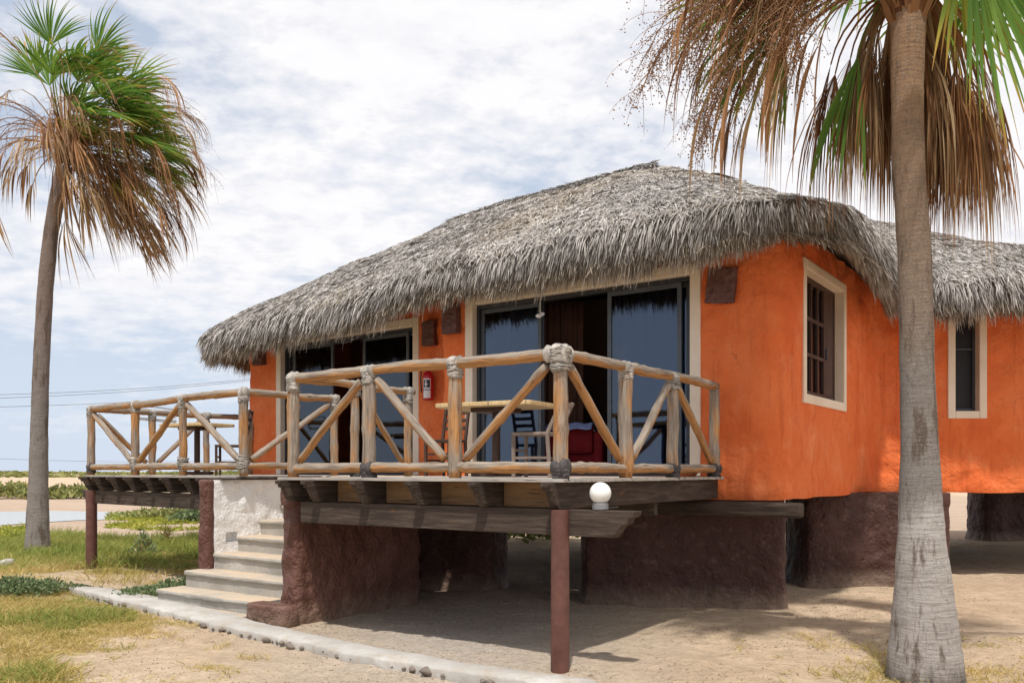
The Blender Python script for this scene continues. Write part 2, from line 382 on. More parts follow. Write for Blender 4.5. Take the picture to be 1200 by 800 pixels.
# ------------------------------------------------------------------ camera, sky, sun
cam = bpy.data.cameras.new('camera'); co = bpy.data.objects.new('camera', cam); COL.objects.link(co)
co.location = (0, 0, 1.6); co.rotation_euler = (R(90), 0, 0); cam.lens = 30; cam.sensor_width = 36; cam.shift_y = .1267; cam.clip_end = 3000
cam.clip_start = .05
S.camera = co
w = bpy.data.worlds.new('World'); S.world = w; w.use_nodes = True; nt = w.node_tree; bg = nt.nodes['Background']
SUN_EL = 66.0; SUN_AZ = R(188)      # compass azimuth (clockwise from +Y): the sun stands behind the camera
sky = N(nt, 'ShaderNodeTexSky', sky_type='NISHITA'); sky.sun_disc = False; sky.sun_elevation = R(SUN_EL); sky.sun_rotation = SUN_AZ
sky.air_density = 1.0; sky.dust_density = 1.2; sky.ozone_density = 1.6; sky.altitude = 0
tc = N(nt, 'ShaderNodeTexCoord'); sp = N(nt, 'ShaderNodeSeparateXYZ'); L(nt, tc.outputs['Generated'], sp.inputs[0])
zz = math_(nt, 'ADD', math_(nt, 'MAXIMUM', sp.outputs[2], 0.0), .22)
cx = math_(nt, 'DIVIDE', sp.outputs[0], zz); cy = math_(nt, 'DIVIDE', sp.outputs[1], zz)
cb = N(nt, 'ShaderNodeCombineXYZ'); L(nt, cx, cb.inputs[0]); L(nt, cy, cb.inputs[1])
mp = N(nt, 'ShaderNodeMapping'); mp.inputs['Scale'].default_value = (1.0, 1.25, 1); mp.inputs['Rotation'].default_value = (0, 0, R(-24)); mp.inputs['Location'].default_value = (3.1, 1.7, 0)
L(nt, cb.outputs[0], mp.inputs[0])
a1 = N(nt, 'ShaderNodeTexNoise', Scale=1.0, Detail=5, Roughness=.55, Distortion=.2); L(nt, mp.outputs[0], a1.inputs['Vector'])
a2 = N(nt, 'ShaderNodeTexNoise', Scale=9.0, Detail=7, Roughness=.6, Distortion=.1); L(nt, mp.outputs[0], a2.inputs['Vector'])
big = math_(nt, 'ADD', math_(nt, 'MULTIPLY', a1.outputs[0], .8), math_(nt, 'MULTIPLY', a2.outputs[0], .42))
big = math_(nt, 'ADD', big, math_(nt, 'MULTIPLY', cx, .085))
mask = ramp(nt, big, [(.46, (.06, .06, .06)), (.56, (.68, .68, .68)), (.65, (1, 1, 1))])
hor = ramp(nt, sp.outputs[2], [(.0, (.25, .25, .25)), (.10, (.5, .5, .5)), (.22, (1, 1, 1))])
mask = math_(nt, 'MULTIPLY', mask, hor)
K = .085
shade = ramp(nt, a2.outputs[0], [(.3, (.72/K, .715/K, .75/K)), (.6, (.80/K, .79/K, .80/K))])
pale = ramp(nt, sp.outputs[2], [(.0, (.92, .92, .92)), (.15, (.75, .75, .75)), (.5, (.6, .6, .6))])
skyc = mixc(nt, pale, sky.outputs[0], (.55/K, .625/K, .745/K))
cc = mixc(nt, mask, skyc, shade)
L(nt, cc, bg.inputs['Color']); bg.inputs['Strength'].default_value = K
sl = bpy.data.lights.new('sun', 'SUN'); sl.energy = 3.2; sl.angle = R(1.6); sl.color = (1, .955, .88)
so = bpy.data.objects.new('sun', sl); COL.objects.link(so)
sd = V((math.sin(SUN_AZ)*math.cos(R(SUN_EL)), math.cos(SUN_AZ)*math.cos(R(SUN_EL)), math.sin(R(SUN_EL))))
so.rotation_euler = sd.to_track_quat('Z', 'Y').to_euler()
so.location = (0, 0, 30)
S.view_settings.view_transform = 'Standard'; S.view_settings.look = 'None'; S.view_settings.exposure = .33; S.view_settings.gamma = 1
S.render.engine = 'CYCLES'; S.cycles.use_denoising = True; S.cycles.max_bounces = 8; S.cycles.transparent_max_bounces = 16
S.cycles.caustics_reflective = False; S.cycles.caustics_refractive = False
# ------------------------------------------------------------------ ground
def fbm(x, y, s, o=0): return mn.fractal(V((x*s, y*s, o)), .6, 2.0, 4)
def gz(x, y):
    d = math.hypot(x, y)
    k = max(0, min(1, (d-3)/3))
    z = .035*fbm(x, y, .5)+.010*fbm(x, y, 2.6, 3)
    if y > 22: z *= max(.12, 1-(y-22)/4)
    if y > 60: z += .5*min(1, (y-60)/60)*max(0, .3+fbm(x, y, .02, 8))
    if y > 240: z += 1.1*max(0, math.sin(min(1, (y-240)/120)*math.pi/2))*(0.75+.6*fbm(x, y, .012, 4))
    return z-.02
def turfv(x, y):
    # low grass areas: left foreground, band behind the path, around the left deck
    if y < 2 or y > 26: return 0
    px = 600+1000*x/y; py_ = 552+1600/y; n = fbm(x, y, .9, 11)*.5
    t = 0
    if py_ > 690:
        lim = 150+ (20 if py_ < 760 else -30) - max(0, (py_-735))*.35 + n*160
        t = max(t, min(1, (lim-px)/60))
    elif 626 < py_ <= 690:
        lim = 300 if py_ < 672 else 75
        t = max(t, min(1, (lim+n*60-px)/40)*(1 if py_ < 668 else .8))
    return max(0, min(1, t))
def axis(n, near, far_, p): 
    return [far_*(abs(i)/n)**p*(1 if i >= 0 else -1) for i in range(-n, n+1)]
xs = sorted(set([round(-9+i*.1, 3) for i in range(200)]+[-9-1.2**k*.15 for k in range(1, 47)]+[11-.0+1.2**k*.15 for k in range(0, 47)]))
ys = sorted(set([round(1+i*.1, 3) for i in range(170)]+[18+1.13**k*.12 for k in range(0, 74)]+[1-1.3**k*.2 for k in range(0, 20)]))
vs = [(x, y, gz(x, y)) for y in ys for x in xs]; nx = len(xs)
fs = [(j*nx+i, j*nx+i+1, (j+1)*nx+i+1, (j+1)*nx+i) for j in range(len(ys)-1) for i in range(nx-1)]
me = bpy.data.meshes.new('ground'); me.from_pydata(vs, [], fs); me.shade_smooth(); me.materials.append(MATS['sand'])
a = me.attributes.new('turf', 'FLOAT', 'POINT'); a.data.foreach_set('value', np.array([turfv(x, y) for x, y, z in vs], dtype=np.float32))
kind(obj := bpy.data.objects.new('ground', me), 'structure'); COL.objects.link(obj)
# tidal creek
poly = []
up_ = [(-700, 594), (-300, 594), (0, 599), (60, 598), (120, 599), (180, 600), (235, 602), (330, 604)]
lo_ = [(330, 605.5), (235, 606), (140, 608), (90, 609), (40, 612), (0, 615), (-300, 632), (-700, 640)]
pts = [gnd(*p) for p in up_]+[gnd(*p) for p in lo_]
me = bpy.data.meshes.new('water'); me.from_pydata([(p.x, p.y, -.004) for p in pts], [], [tuple(range(len(pts)))]); me.materials.append(MATS['water'])
kind(obj := bpy.data.objects.new('water', me), 'structure'); COL.objects.link(obj)
# concrete path strip with stones along its near edge
upl = [(62, 689), (130, 694), (200, 707), (260, 722), (320, 739), (430, 763), (540, 783), (640, 797), (700, 806)]
lol = [(72, 697), (130, 712), (190, 727), (250, 743), (300, 754), (370, 770), (430, 783), (530, 800), (640, 815)]
def resamp(pl, n):
    P = [V(p) for p in pl]; d = [0]
    for i in range(1, len(P)): d.append(d[-1]+(P[i]-P[i-1]).length)
    out = []
    for k in range(n):
        t = d[-1]*k/(n-1); i = max(j for j in range(len(P)-1) if d[j] <= t+1e-9); out.append(P[i].lerp(P[i+1], (t-d[i])/(d[i+1]-d[i])))
    return out
A = resamp([gnd(*p) for p in upl], 90); B = resamp([gnd(p[0]+4, p[1]-5.5) for p in lol], 90)
mb = MB(); vs = []; fs = []
for i in range(90):
    wob = .05*mn.noise(V((i*.35, 0, 0)))+.07*mn.noise(V((i*1.3, 4, 0)))
    wob2 = .02*mn.noise(V((i*.5, 7, 0)))
    d = (A[i]-B[i]).normalized(); a_ = A[i]+d*wob2; b_ = B[i]+d*wob; zt = .062+.008*mn.noise(V((i*.2, 9, 0)))
    rowp = [a_+V((0, 0, -.06)), a_+V((0, 0, zt-.008)), a_-d*.02+V((0, 0, zt)), a_.lerp(b_, .5)+V((0, 0, zt+.004)), b_+d*.02+V((0, 0, zt)), b_+V((0, 0, zt-.02)), b_+d*.015+V((0, 0, -.06))]
    vs += rowp
for i in range(89):
    for j in range(6): fs.append((i*7+j, i*7+j+1, (i+1)*7+j+1, (i+1)*7+j))
fs += [tuple(range(7)), tuple(reversed(range(89*7, 90*7)))]
mb.add(vs, fs, vs); path = kind(mb.build('path', 'path_concrete', smooth=True), 'structure')
# slab in front of the steps
mb = MB(); P = [W(5.62, .06), W(3.9, .06), W(3.9, -.30), W(4.9, -.34), W(5.75, -.20)]
mb.add([(p.x, p.y, .055) for p in P]+[(p.x, p.y, -.05) for p in P], [(0, 1, 2, 3, 4)]+[(i, (i+1) % 5, 5+(i+1) % 5, 5+i) for i in range(5)], [tuple(p) for p in P]*2)
kind(mb.build('pavement', 'concrete', bevel=.015), 'structure')
def rock(name, c, r, material='stone', sc=(1.2, 1, .7)):
    mb = MB(); mb.ball((0, 0, 0), 1, 12, 8); o_ = random.random()*50
    a = random.random()*3; M = Matrix.Rotation(a, 3, 'Z')
    vv = []
    for q in mb.v:
        q = V(q); q = q*(1+.42*mn.noise(q*1.5+V((o_, 0, 0)))); q = M@V((q.x*sc[0], q.y*sc[1], q.z*sc[2]))*r; vv.append(tuple(q))
    mb.v = vv; o = mb.build(name, material, smooth=True, local=True); o.location = c; return o
protos = []
for i in range(0, 80):
    t = .12+.84*i/79+random.uniform(-.004, .004)
    k = min(88, int(t*89)); b_ = B[k].lerp(B[k+1], t*89-k); d = (A[k]-B[k]).normalized()
    r = random.uniform(.022, .052)*(1.15 if t > .3 else .9)
    if random.random() < .4: continue
    q = b_-d*random.uniform(-.035, .004)+V((0, 0, random.uniform(.0, .016)))
    if len(protos) < 8: o = rock('kerb_stone', q, r); protos.append(o)
    else:
        o = random.choice(protos).copy(); COL.objects.link(o); o.location = q; o.rotation_euler = (0, 0, random.random()*6); s_ = random.uniform(.7, 1.3); o.scale = (s_, s_, s_)
    tag(o, 'small grey brown stone set along the near edge of the concrete path', 'stone', 'stones mortared along the path edge')
q = gnd(8, 662); tag(rock('rock', q+V((0, 0, .04)), .10, 'path_concrete'), 'pale lone rock lying in the grass at the far left', 'rock')
q = gnd(376, 719); tag(rock('rock', q+V((0, 0, .01)), .05, 'path_concrete', (1.5, 1, .35)), 'small flat pale stone beside the maroon stair wall', 'stone')

# ------------------------------------------------------------------ scattered plants
def scatter(npts, f, xr, yr):
    out = []
    while len(out) < npts:
        x = random.uniform(*xr); y = random.uniform(*yr)
        if random.random() < f(x, y): out.append((x, y))
    return np.array(out)
def grass(name, pts, h, wd, material, lean=.35, varlo=0, varhi=1, clump=None):
    n = len(pts); P = np.zeros((n, 3)); P[:, :2] = pts; P[:, 2] = [gz(x, y)-.01 for x, y in pts]
    D = rng.normal(0, lean, (n, 3)); D[:, 0] += .12; D[:, 2] = 1; D /= np.linalg.norm(D, axis=1, keepdims=True)
    az = rng.uniform(0, 6.28, n); Nn = np.stack([np.cos(az), np.sin(az), np.zeros(n)], 1)
    hv = np.array([.6+.8*max(0, .5+fbm(x, y, .8, 2)) for x, y in pts])
    Ln = rng.uniform(.55, 1.15, n)*h*hv; Wd = rng.uniform(.7, 1.3, n)*wd
    bend = np.stack([D[:, 0]*Ln*.7, D[:, 1]*Ln*.7, -Ln*.25*np.abs(rng.normal(0, 1, n))], 1)
    vv = np.array([fbm(x, y, .7, 5) for x, y in pts])*.5+.5
    var = np.clip(vv*.6+rng.uniform(-.1, .5, n), varlo, varhi)
    return kind(blades(name, P, D, Nn, Ln, Wd, bend, var, material, None, 2), 'stuff')
def proj(x, y): return 600+1000*x/y, 552+1600/y
def fA(x, y):
    px, py_ = proj(x, y)
    if px < -60 or px > 330: return 0
    edge = 628+6*fbm(x, y, .4, 3)
    if py_ < edge or py_ > 668: return 0
    if px > 225 and py_ > 655: return 0
    n = .5+fbm(x, y, .9, 4)
    return max(0, min(1, n*1.5))*(1 if py_ < 655 else .45)
ptsA = scatter(21000, fA, (-12, -3), (13, 22)); 
grass('grass', ptsA, .24, .012, 'grass_green')
def fB(x, y):
    px, py_ = proj(x, y)
    if not (-30 < px < 240 and 650 < py_ < 686): return 0
    return max(0, min(1, (.35+fbm(x, y, 1.1, 6))*(1.1 if py_ < 672 else .35)*(1.6 if py_ < 676 else .7)))
grass('grass', scatter(12000, fB, (-9, -3.2), (11.5, 16.5)), .13, .010, 'grass_dry', .5, .0, .8)
def fC(x, y):
    px, py_ = proj(x, y)
    if px < -40 or px > 330 or py_ < 686: return 0
    return turfv(x, y)**1.3*max(.12, min(1, .6+1.1*fbm(x, y, 1.6, 9)))
grass('grass', scatter(30000, fC, (-7.5, -2.2), (5.4, 12)), .085, .0065, 'grass_dry', .7)
def fG(x, y):
    px, py_ = proj(x, y)
    if py_ < 690 or px > 160: return 0
    return turfv(x, y)*max(0, min(1, 3*(fbm(x, y, .8, 21)-.02)))
grass('grass', scatter(9000, fG, (-7.5, -2.6), (5.4, 11)), .13, .007, 'grass_green', .5, 0, .8)
def fE(x, y):
    px, py_ = proj(x, y)
    if 120 < px < 320 and 700 < py_ < 800: return max(0, min(1, 4*(fbm(x, y, 1.5, 15)-.22)))
    if 1020 < px < 1230 and 745 < py_: return max(0, min(1, 4*(fbm(x, y, 1.8, 16)-.02)))*.8
    if 860 < px < 1020 and 740 < py_: return max(0, min(.5, 4*(fbm(x, y, 2.2, 17)-.28)))
    return 0
grass('grass', scatter(4200, fE, (-5, 5.2), (5.2, 10.5)), .075, .006, 'grass_dry', .7)
# ring of grass at the right palm's foot
def fP(x, y):
    d = math.hypot(x-3.24, y-6.72); return 1 if .30 < d < .62+.4*fbm(x, y, 2, 3) else 0
grass('grass', scatter(900, fP, (2.4, 4.2), (6, 7.6)), .10, .005, 'grass_dry', .5)
# litter: small pebbles and twigs on the ground under the hut
pb = scatter(6500, lambda x, y: max(0, min(1, .35+fbm(x, y, .7, 30))), (-3.5, 6), (5.3, 12)); mb = MB()
for x, y in pb:
    r = random.uniform(.003, .010)*(2.2 if random.random() < .03 else 1); c = V((x, y, gz(x, y)+r*.2))
    vs = [c+V((r*random.uniform(.7, 1.4)*sx_, 0, 0)) for sx_ in (-1, 1)]+[c+V((0, r*random.uniform(.7, 1.3)*s_, 0)) for s_ in (-1, 1)]+[c+V((0, 0, r*.8)), c-V((0, 0, r))]
    mb.add(vs, [(0, 2, 4), (2, 1, 4), (1, 3, 4), (3, 0, 4), (2, 0, 5), (1, 2, 5), (3, 1, 5), (0, 3, 5)], vs)
kind(mb.build('gravel', 'pebble'), 'stuff')
def fT(x, y):
    d = math.hypot(x-3.2, y-6.7); return max(.10, min(1, 1.3-d*.45))*max(0, min(1, .5+fbm(x, y, 1.1, 33)))
ltp = scatter(1500, fT, (-3, 6.5), (5.2, 11)); nL = len(ltp); P = np.zeros((nL, 3)); P[:, :2] = ltp; P[:, 2] = [gz(x, y)+.004 for x, y in ltp]
az = rng.uniform(0, 6.28, nL); D = np.stack([np.cos(az), np.sin(az), rng.normal(.03, .06, nL)], 1); D /= np.linalg.norm(D, axis=1, keepdims=True)
kind(blades('litter', P, D, np.tile([0., .1, 1.], (nL, 1)), rng.uniform(.02, .10, nL), rng.uniform(.002, .007, nL), np.zeros((nL, 3)), rng.uniform(0, 1, nL), 'frond_dead', None, 2), 'stuff')
# far green fringe and lime ground cover
def fF(x, y):
    px, py_ = proj(x, y)
    if py_ < 562:  return max(0, min(1, 3*(fbm(x, y, .03, 40)+.25)))*.25 if 556 < py_ < 560 else 0
    return 0
def fL(x, y):
    px, py_ = proj(x, y)
    if px < 40 and 617 < py_ < 636: return max(0, min(1, (60+30*fbm(x, y, .3, 2)-px)/40))*max(0, min(1, .7+2*fbm(x, y, .5, 7)))
    if 125 < px < 320 and 601 < py_ < 621:
        return max(0, min(1, 3*(fbm(x, y, .33, 42)+.12)))
    return 0
ptsL = scatter(9000, fL, (-22, -5), (19, 33)); grass('ground_cover', ptsL, .16, .05, 'grass_lime', .8)
def fH(x, y): return max(0, min(1, 3*(fbm(x, y, .015, 44)+.2)))
ptsH = scatter(9000, fH, (-260, -40), (200, 330)); grass('far_scrub', ptsH, 1.0, 1.6, 'shrub_leaf_yellow', .8)

def shrub(label, c, r, h, nleaf, material, lw=.03, ll=.08, group=None, spread=1.0):
    t = thing('shrub', label, 'shrub', c, group)
    n = nleaf; lob = rng.normal(0, .45, (7, 2)); k = rng.integers(0, 7, n)
    P = np.zeros((n, 3)); P[:, 0] = (lob[k, 0]*spread+rng.normal(0, .26, n))*r; P[:, 1] = (lob[k, 1]*.7+rng.normal(0, .26, n))*r
    rr = np.clip(np.hypot(P[:, 0], P[:, 1])/r, 0, 1.3)
    hk = np.array([.6, 1, .75, .9, .5, .8, 1.1])[k]
    P[:, 2] = rng.uniform(.05, 1, n)**.7*h*hk*np.clip(1.15-rr*.7, .15, 1)
    D = rng.normal(0, .8, (n, 3)); D[:, 2] = np.abs(D[:, 2])+.3; D /= np.linalg.norm(D, axis=1, keepdims=True)
    Nn = rng.normal(0, 1, (n, 3)); Ln = rng.uniform(.5, 1.3, n)*ll; Wd = rng.uniform(.6, 1.3, n)*lw
    o = blades('foliage', P+np.array(c), D, Nn, Ln, Wd, np.zeros((n, 3)), rng.uniform(0, 1, n), material, t, 2)
    mb = MB()
    for i in range(7):
        a = V(c); b_ = a+V((lob[i, 0]*r*spread, lob[i, 1]*r*.7, h*.6)); mb.tube([a, a.lerp(b_, .5)+V((0, 0, h*.1)), b_], [.012*max(1, h), .008*max(1, h), .003], 5)
    mb.build('stem', 'pale_timber', t); return t
shrub('dark blue green low shrub behind the grass patch at the left edge', gnd(18, 694), .52, .24, 2600, 'shrub_leaf', .022, .045)
shrub('blue green shrub spreading over the start of the concrete path', gnd(62, 693), .38, .17, 1500, 'shrub_leaf', .02, .04)
shrub('low leafy ground shrub beside the lowest stair', gnd(182, 697), .55, .12, 2200, 'shrub_leaf', .022, .04, None, 1.3)
shrub('low leafy shrub just left of the second stair', gnd(212, 689), .45, .13, 1500, 'shrub_leaf', .022, .04)
shrub('tall dark weed standing in the green grass beyond the left deck', gnd(166, 650), .22, .5, 200, 'shrub_leaf', .03, .09)
shrub('thin dry weed stalk in the grass before the stair pillar', gnd(196, 640), .2, .75, 140, 'shrub_leaf_yellow', .02, .08)
shrub('bushy green shrub on the bank left of the left palm trunk', gnd(12, 583.5), 2.6, .8, 1500, 'shrub_leaf_yellow', .16, .35, None, 1.3)
shrub('bushy green shrub on the bank just right of the left palm trunk', gnd(78, 583.5), 2.4, .65, 1400, 'shrub_leaf_yellow', .16, .35, None, 1.2)
shrub('far small shrub to the left of the deck corner post', gnd(101, 581), 1.8, .55, 500, 'shrub_leaf_yellow', .16, .3)
shrub('clump of green scrub on the mud flat under the left deck', gnd(200, 606), 1.6, .35, 1200, 'shrub_leaf_yellow', .08, .18, None, 1.5)
shrub('clump of green scrub beside the stair pillar beyond the mud flat', gnd(229, 611), .9, .4, 800, 'shrub_leaf', .06, .15)
shrub('distant green scrub seen beneath the hut between its piers', gnd(622, 631), 1.4, .35, 900, 'shrub_leaf_yellow', .08, .16)
def dune():  # low sand bank behind the creek
    pass

# ------------------------------------------------------------------ palms
def integ(p, d, L_, n, down, wind, wv):
    pts = [V(p)]; dirs = [V(d)]; d = V(d).normalized(); st = L_/n
    for i in range(n):
        s = (i+.5)/n; d = (d+V((0, 0, -1))*down*(.25+1.5*s*s)/n*2+wv*wind*(.3+s)/n*2).normalized()
        pts.append(pts[-1]+d*st); dirs.append(V(d))
    return pts, dirs
def frond(parent, name, hub, pdir, plen, fr, material, spread=170, nseg=36, droop=.6, wind=.3, wv=V((1, .1, 0)), pdroop=.4, normal=None, tatter=.12, tipd=1.0, prad=.013, axis_=None):
    vs = []; fs = []; al = []; var = []
    pp, pd = integ(hub, pdir, plen, 6, pdroop, wind*.4, wv)
    # petiole, triangular section
    fv = random.random()
    for i, (p, d) in enumerate(zip(pp, pd)):
        sd_ = d.cross(V((0, 0, 1))); 
        if sd_.length < .05: sd_ = V((1, 0, 0))
        sd_.normalize(); u_ = sd_.cross(d); r = prad*(1.5-.8*i/6)
        vs += [p-sd_*r, p+sd_*r, p+u_*r*.7]; al += [.15]*3; var += [min(1, .6+.3*fv)]*3
        if i: 
            k = len(vs)-6; fs += [(k, k+1, k+4, k+3), (k+1, k+2, k+5, k+4), (k+2, k, k+3, k+5)]
    base = pp[-1]; ax = (V(axis_) if axis_ is not None else pd[-1]).normalized()
    nrm = V(normal) if normal is not None else (V((0, 0, 1))+V((random.uniform(-.5, .5), random.uniform(-.5, .5), 0)))
    nrm = nrm-ax*nrm.dot(ax)
    if nrm.length < .05: nrm = V((0, -1, 0))
    nrm.normalize(); side = ax.cross(nrm)
    dth = R(spread)/nseg
    for k in range(nseg):
        if random.random() < tatter: continue
        th = -R(spread)/2+dth*(k+.5); c_ = math.cos(th); s_ = math.sin(th)
        d = (ax*c_+side*s_+nrm*(.18*abs(s_)+random.uniform(-.03, .03))).normalized()
        L_ = fr*(.72+.28*max(0, c_))*random.uniform(.88, 1.06)
        n = 8; L_ *= random.choice([1, 1, 1, .8, .6]) if 'dry' in name else 1; d = (d+V((random.gauss(0, .05), random.gauss(0, .05), 0))*(1 if 'dry' in name else 0)).normalized(); pts, dirs = integ(base, d, L_, n, droop*random.uniform(.6, 1.5)*tipd, wind*random.uniform(.7, 1.4), wv)
        w0 = len(vs); wv1 = random.uniform(.45, 1.1) if 'dry' in name else 1; vr = random.random()*.75+fv*.25; tw = .5 if k % 2 else -.5
        for i in range(n+1):
            s = i/n; wd = min(2*math.tan(dth/2)*L_*s*1.1+.003, .05*fr)
            wd = min(wd, 2*math.tan(dth/2)*L_*.45*1.15)*wv1
            if s > .45: wd *= max(.06, 1-((s-.45)/.55)**1.2)
            dd = dirs[i]; sv = dd.cross(nrm)
            if sv.length < .1: sv = side
            sv.normalize(); sv = (sv*math.cos(tw)+sv.cross(dd)*math.sin(tw))
            vs += [pts[i]-sv*wd/2, pts[i]+sv*wd/2]; al += [s, s]; var += [vr, vr]
            if i: q = w0+2*i; fs.append((q-2, q-1, q+1, q))
    org = parent.location; me = bpy.data.meshes.new(name); me.from_pydata([(p[0]-org.x, p[1]-org.y, p[2]-org.z) for p in vs], [], fs)
    for nm, arr in (('al', al), ('var', var)):
        a = me.attributes.new(nm, 'FLOAT', 'POINT'); a.data.foreach_set('value', np.array(arr, dtype=np.float32))
    me.materials.append(MATS[material]); o = bpy.data.objects.new(name, me); COL.objects.link(o); o.parent = parent; return o
def stalk(parent, hub, d, L_, droop, wind=.2, wv=V((1, 0, 0)), nb=26, berries=True, r0=.012, bl=.45, nber=7):
    mb = MB(); pts, dirs = integ(hub, d, L_, 14, droop, wind, wv)
    mb.tube(pts, [r0*(1-.8*i/14) for i in range(15)], 5)
    for k in range(nb):
        t = random.uniform(.35, 1); i = min(13, int(t*14)); p = pts[i].lerp(pts[i+1], t*14-i) if i < 14 else pts[-1]
        dd = (dirs[i]+V((random.gauss(0, .6), random.gauss(0, .6), random.gauss(-.1, .5)))).normalized()
        q, qd = integ(p, dd, bl*random.uniform(.4, 1.1), 5, .7, wind, wv); mb.tube(q, [.0035, .003, .0025, .002, .002, .0015], 3, False)
        if berries:
            for j in range(nber):
                c = q[random.randint(1, 5)]+V((random.gauss(0, .022), random.gauss(0, .022), random.gauss(-.01, .022))); r = random.uniform(.005, .009)
                vs = [c+V((r, 0, 0)), c-V((r, 0, 0)), c+V((0, r, 0)), c-V((0, r, 0)), c+V((0, 0, r)), c-V((0, 0, r))]
                mb.add(vs, [(0, 2, 4), (2, 1, 4), (1, 3, 4), (3, 0, 4), (2, 0, 5), (1, 2, 5), (3, 1, 5), (0, 3, 5)], vs)
    o = mb.build('seed_stalk', 'seed', parent, recalc=False)
    a = o.data.attributes.new('var', 'FLOAT', 'POINT'); a.data.foreach_set('value', rng.uniform(.1, .9, len(mb.v)).astype(np.float32)); return o
def trunk(parent, pts, rad, material='bark'):
    # dense rings
    P = []; Rr = []
    for i in range(len(pts)-1):
        k = max(2, int((pts[i+1]-pts[i]).length/.045))
        for j in range(k):
            t = j/k; P.append(pts[i].lerp(pts[i+1], t)); Rr.append(rad[i]*(1-t)+rad[i+1]*t)
    P.append(pts[-1]); Rr.append(rad[-1])
    for it in range(6):
        for i in range(1, len(P)-1): P[i] = (P[i-1]+P[i]*2+P[i+1])/4; Rr[i] = (Rr[i-1]+Rr[i]*2+Rr[i+1])/4
    Rr = [r*(1+.016*mn.noise(V((i*.9, 3, 0)))+.01*(i % 2)) for i, r in enumerate(Rr)]
    mb = MB(); mb.tube(P, Rr, 36, True, .05); return mb.build('trunk', material, parent, smooth=True)
def boots(parent, hub, r, n, material='frond_rust'):
    """old leaf bases under the crown"""
    P = []; D = []; Nn = []
    for i in range(n):
        a = random.uniform(0, 6.28); z = random.uniform(-.35, .1); o_ = V((math.cos(a), math.sin(a), 0))
        P.append(V(hub)+o_*r*.8+V((0, 0, z))); D.append((o_*random.uniform(.25, .6)+V((0, 0, 1))).normalized()); Nn.append(o_)
    n = len(P); return blades('leaf_base', np.array(P), np.array(D), np.array(Nn), rng.uniform(.2, .45, n), rng.uniform(.04, .09, n), np.zeros((n, 3)), rng.uniform(0, .8, n), material, parent, 2)

WV = V((1, .15, .05))
# left palm, blown to the right
LP = thing('palm_tree', 'slender wind-blown fan palm standing alone at the far left', 'palm tree', (-9.55, 17.2, 0))
pt = []; rr = []
for px, py_, w_ in [(43, 650, 31), (44, 625, 28), (45, 560, 23), (46, 500, 20.5), (48, 430, 19.5), (53, 340, 19), (60, 270, 18), (68, 225, 18), (76, 195, 20)]:
    pt.append(at(px, py_, 17.2)); rr.append(w_*17.2/2000*.90)
pt[0].z = -.05
trunk(LP, pt, rr, 'bark_grey'); H = at(80, 178, 17.2); boots(LP, H, .2, 160)
random.seed(21)
gdirs = [((-.28, -.1, 1), 1.35, .75, -.05), ((.05, .3, 1), 1.0, .8, .15), ((.30, -.2, 1), 1.15, .85, .3), ((.55, .1, .95), 1.15, .9, .35), ((.75, -.3, .7), 1.1, .95, .4), ((.95, .3, .55), 1.1, .95, .45),
         ((1, -.1, .3), 1.1, .95, .45), ((.9, .5, .1), 1.0, .95, .5), ((.35, -.8, .55), .9, .85, .5), ((.15, .8, .6), .9, .85, .4), ((.6, -.7, .15), .95, .9, .5), ((.8, 0, -.1), 1.0, .95, .5), ((.45, .5, .8), 1.2, .9, .4), ((.7, -.5, .45), 1.25, .95, .45)]
for i, (d, pl, fr_, wd_) in enumerate(gdirs):
    frond(LP, 'green_frond', H, V(d), pl*(1.3 if i else 1.15), fr_*1.32 if i else .95, 'frond_green', 165 if i else 125, 34, .42 if i else .08, wd_*1.1, WV, .25, None if i else V((.1, -1, 0)), .08, 1, .016)
for d in [(.2, -.5, 1), (.55, .3, .75), (.9, -.6, .35), (.8, .2, .15), (1, .3, .4), (.0, -.6, .75)]:
    frond(LP, 'green_frond', H, V(d), random.uniform(1.2, 1.7), 1.2, 'frond_green', 150, 30, .6, .5, WV, .35, None, .1, 1, .016)
frond(LP, 'yellowing_frond', H+V((0, -.15, 0)), V((.15, -.6, .45)), .6, 1.35, 'frond_yellow', 90, 22, .25, .55, WV, .3, V((.1, -1, .4)), .1, axis_=V((1, -.1, .12)))
frond(LP, 'yellowing_frond', H+V((0, -.15, 0)), V((.3, -.6, .25)), .7, 1.2, 'frond_yellow', 100, 22, .5, .5, WV, .3, None, .1)
frond(LP, 'yellowing_frond', H, V((.9, -.3, -.35)), 1.3, 1.2, 'frond_yellow', 120, 24, .6, .45, WV, .4, None, .15)
for i in range(84):     # dead skirt streaming to the right
    a = random.uniform(-1.7, 1.5); d = V((math.cos(a)*.9+.3, math.sin(a)*.8, random.uniform(-.8, .30)))
    if i % 4 == 0: d.x = abs(d.x)+.3; d.z = random.uniform(.2, .6)
    frond(LP, 'dry_frond', H+V((0, 0, -.1)), d, random.uniform(.6, 2.0), random.uniform(1.0, 1.45), random.choice(['frond_dead', 'frond_dead', 'frond_rust']), random.uniform(35, 100), 20, random.uniform(.9, 2.0), random.uniform(.28, .62), WV, random.uniform(.3, 1.1), None, .22, 1.2, .015)
for i in range(14):     # dead fronds hanging on the left side
    d = V((-random.uniform(.5, 1), random.uniform(-.7, .4), random.uniform(-.1, .9)))
    frond(LP, 'dry_frond', H, d, random.uniform(.9, 1.5), random.uniform(.7, 1.2), random.choice(['frond_dead', 'frond_rust']), random.uniform(20, 60), 9, random.uniform(1.8, 3.0), .08, WV, 1.0, None, .3, 1.3, .015)
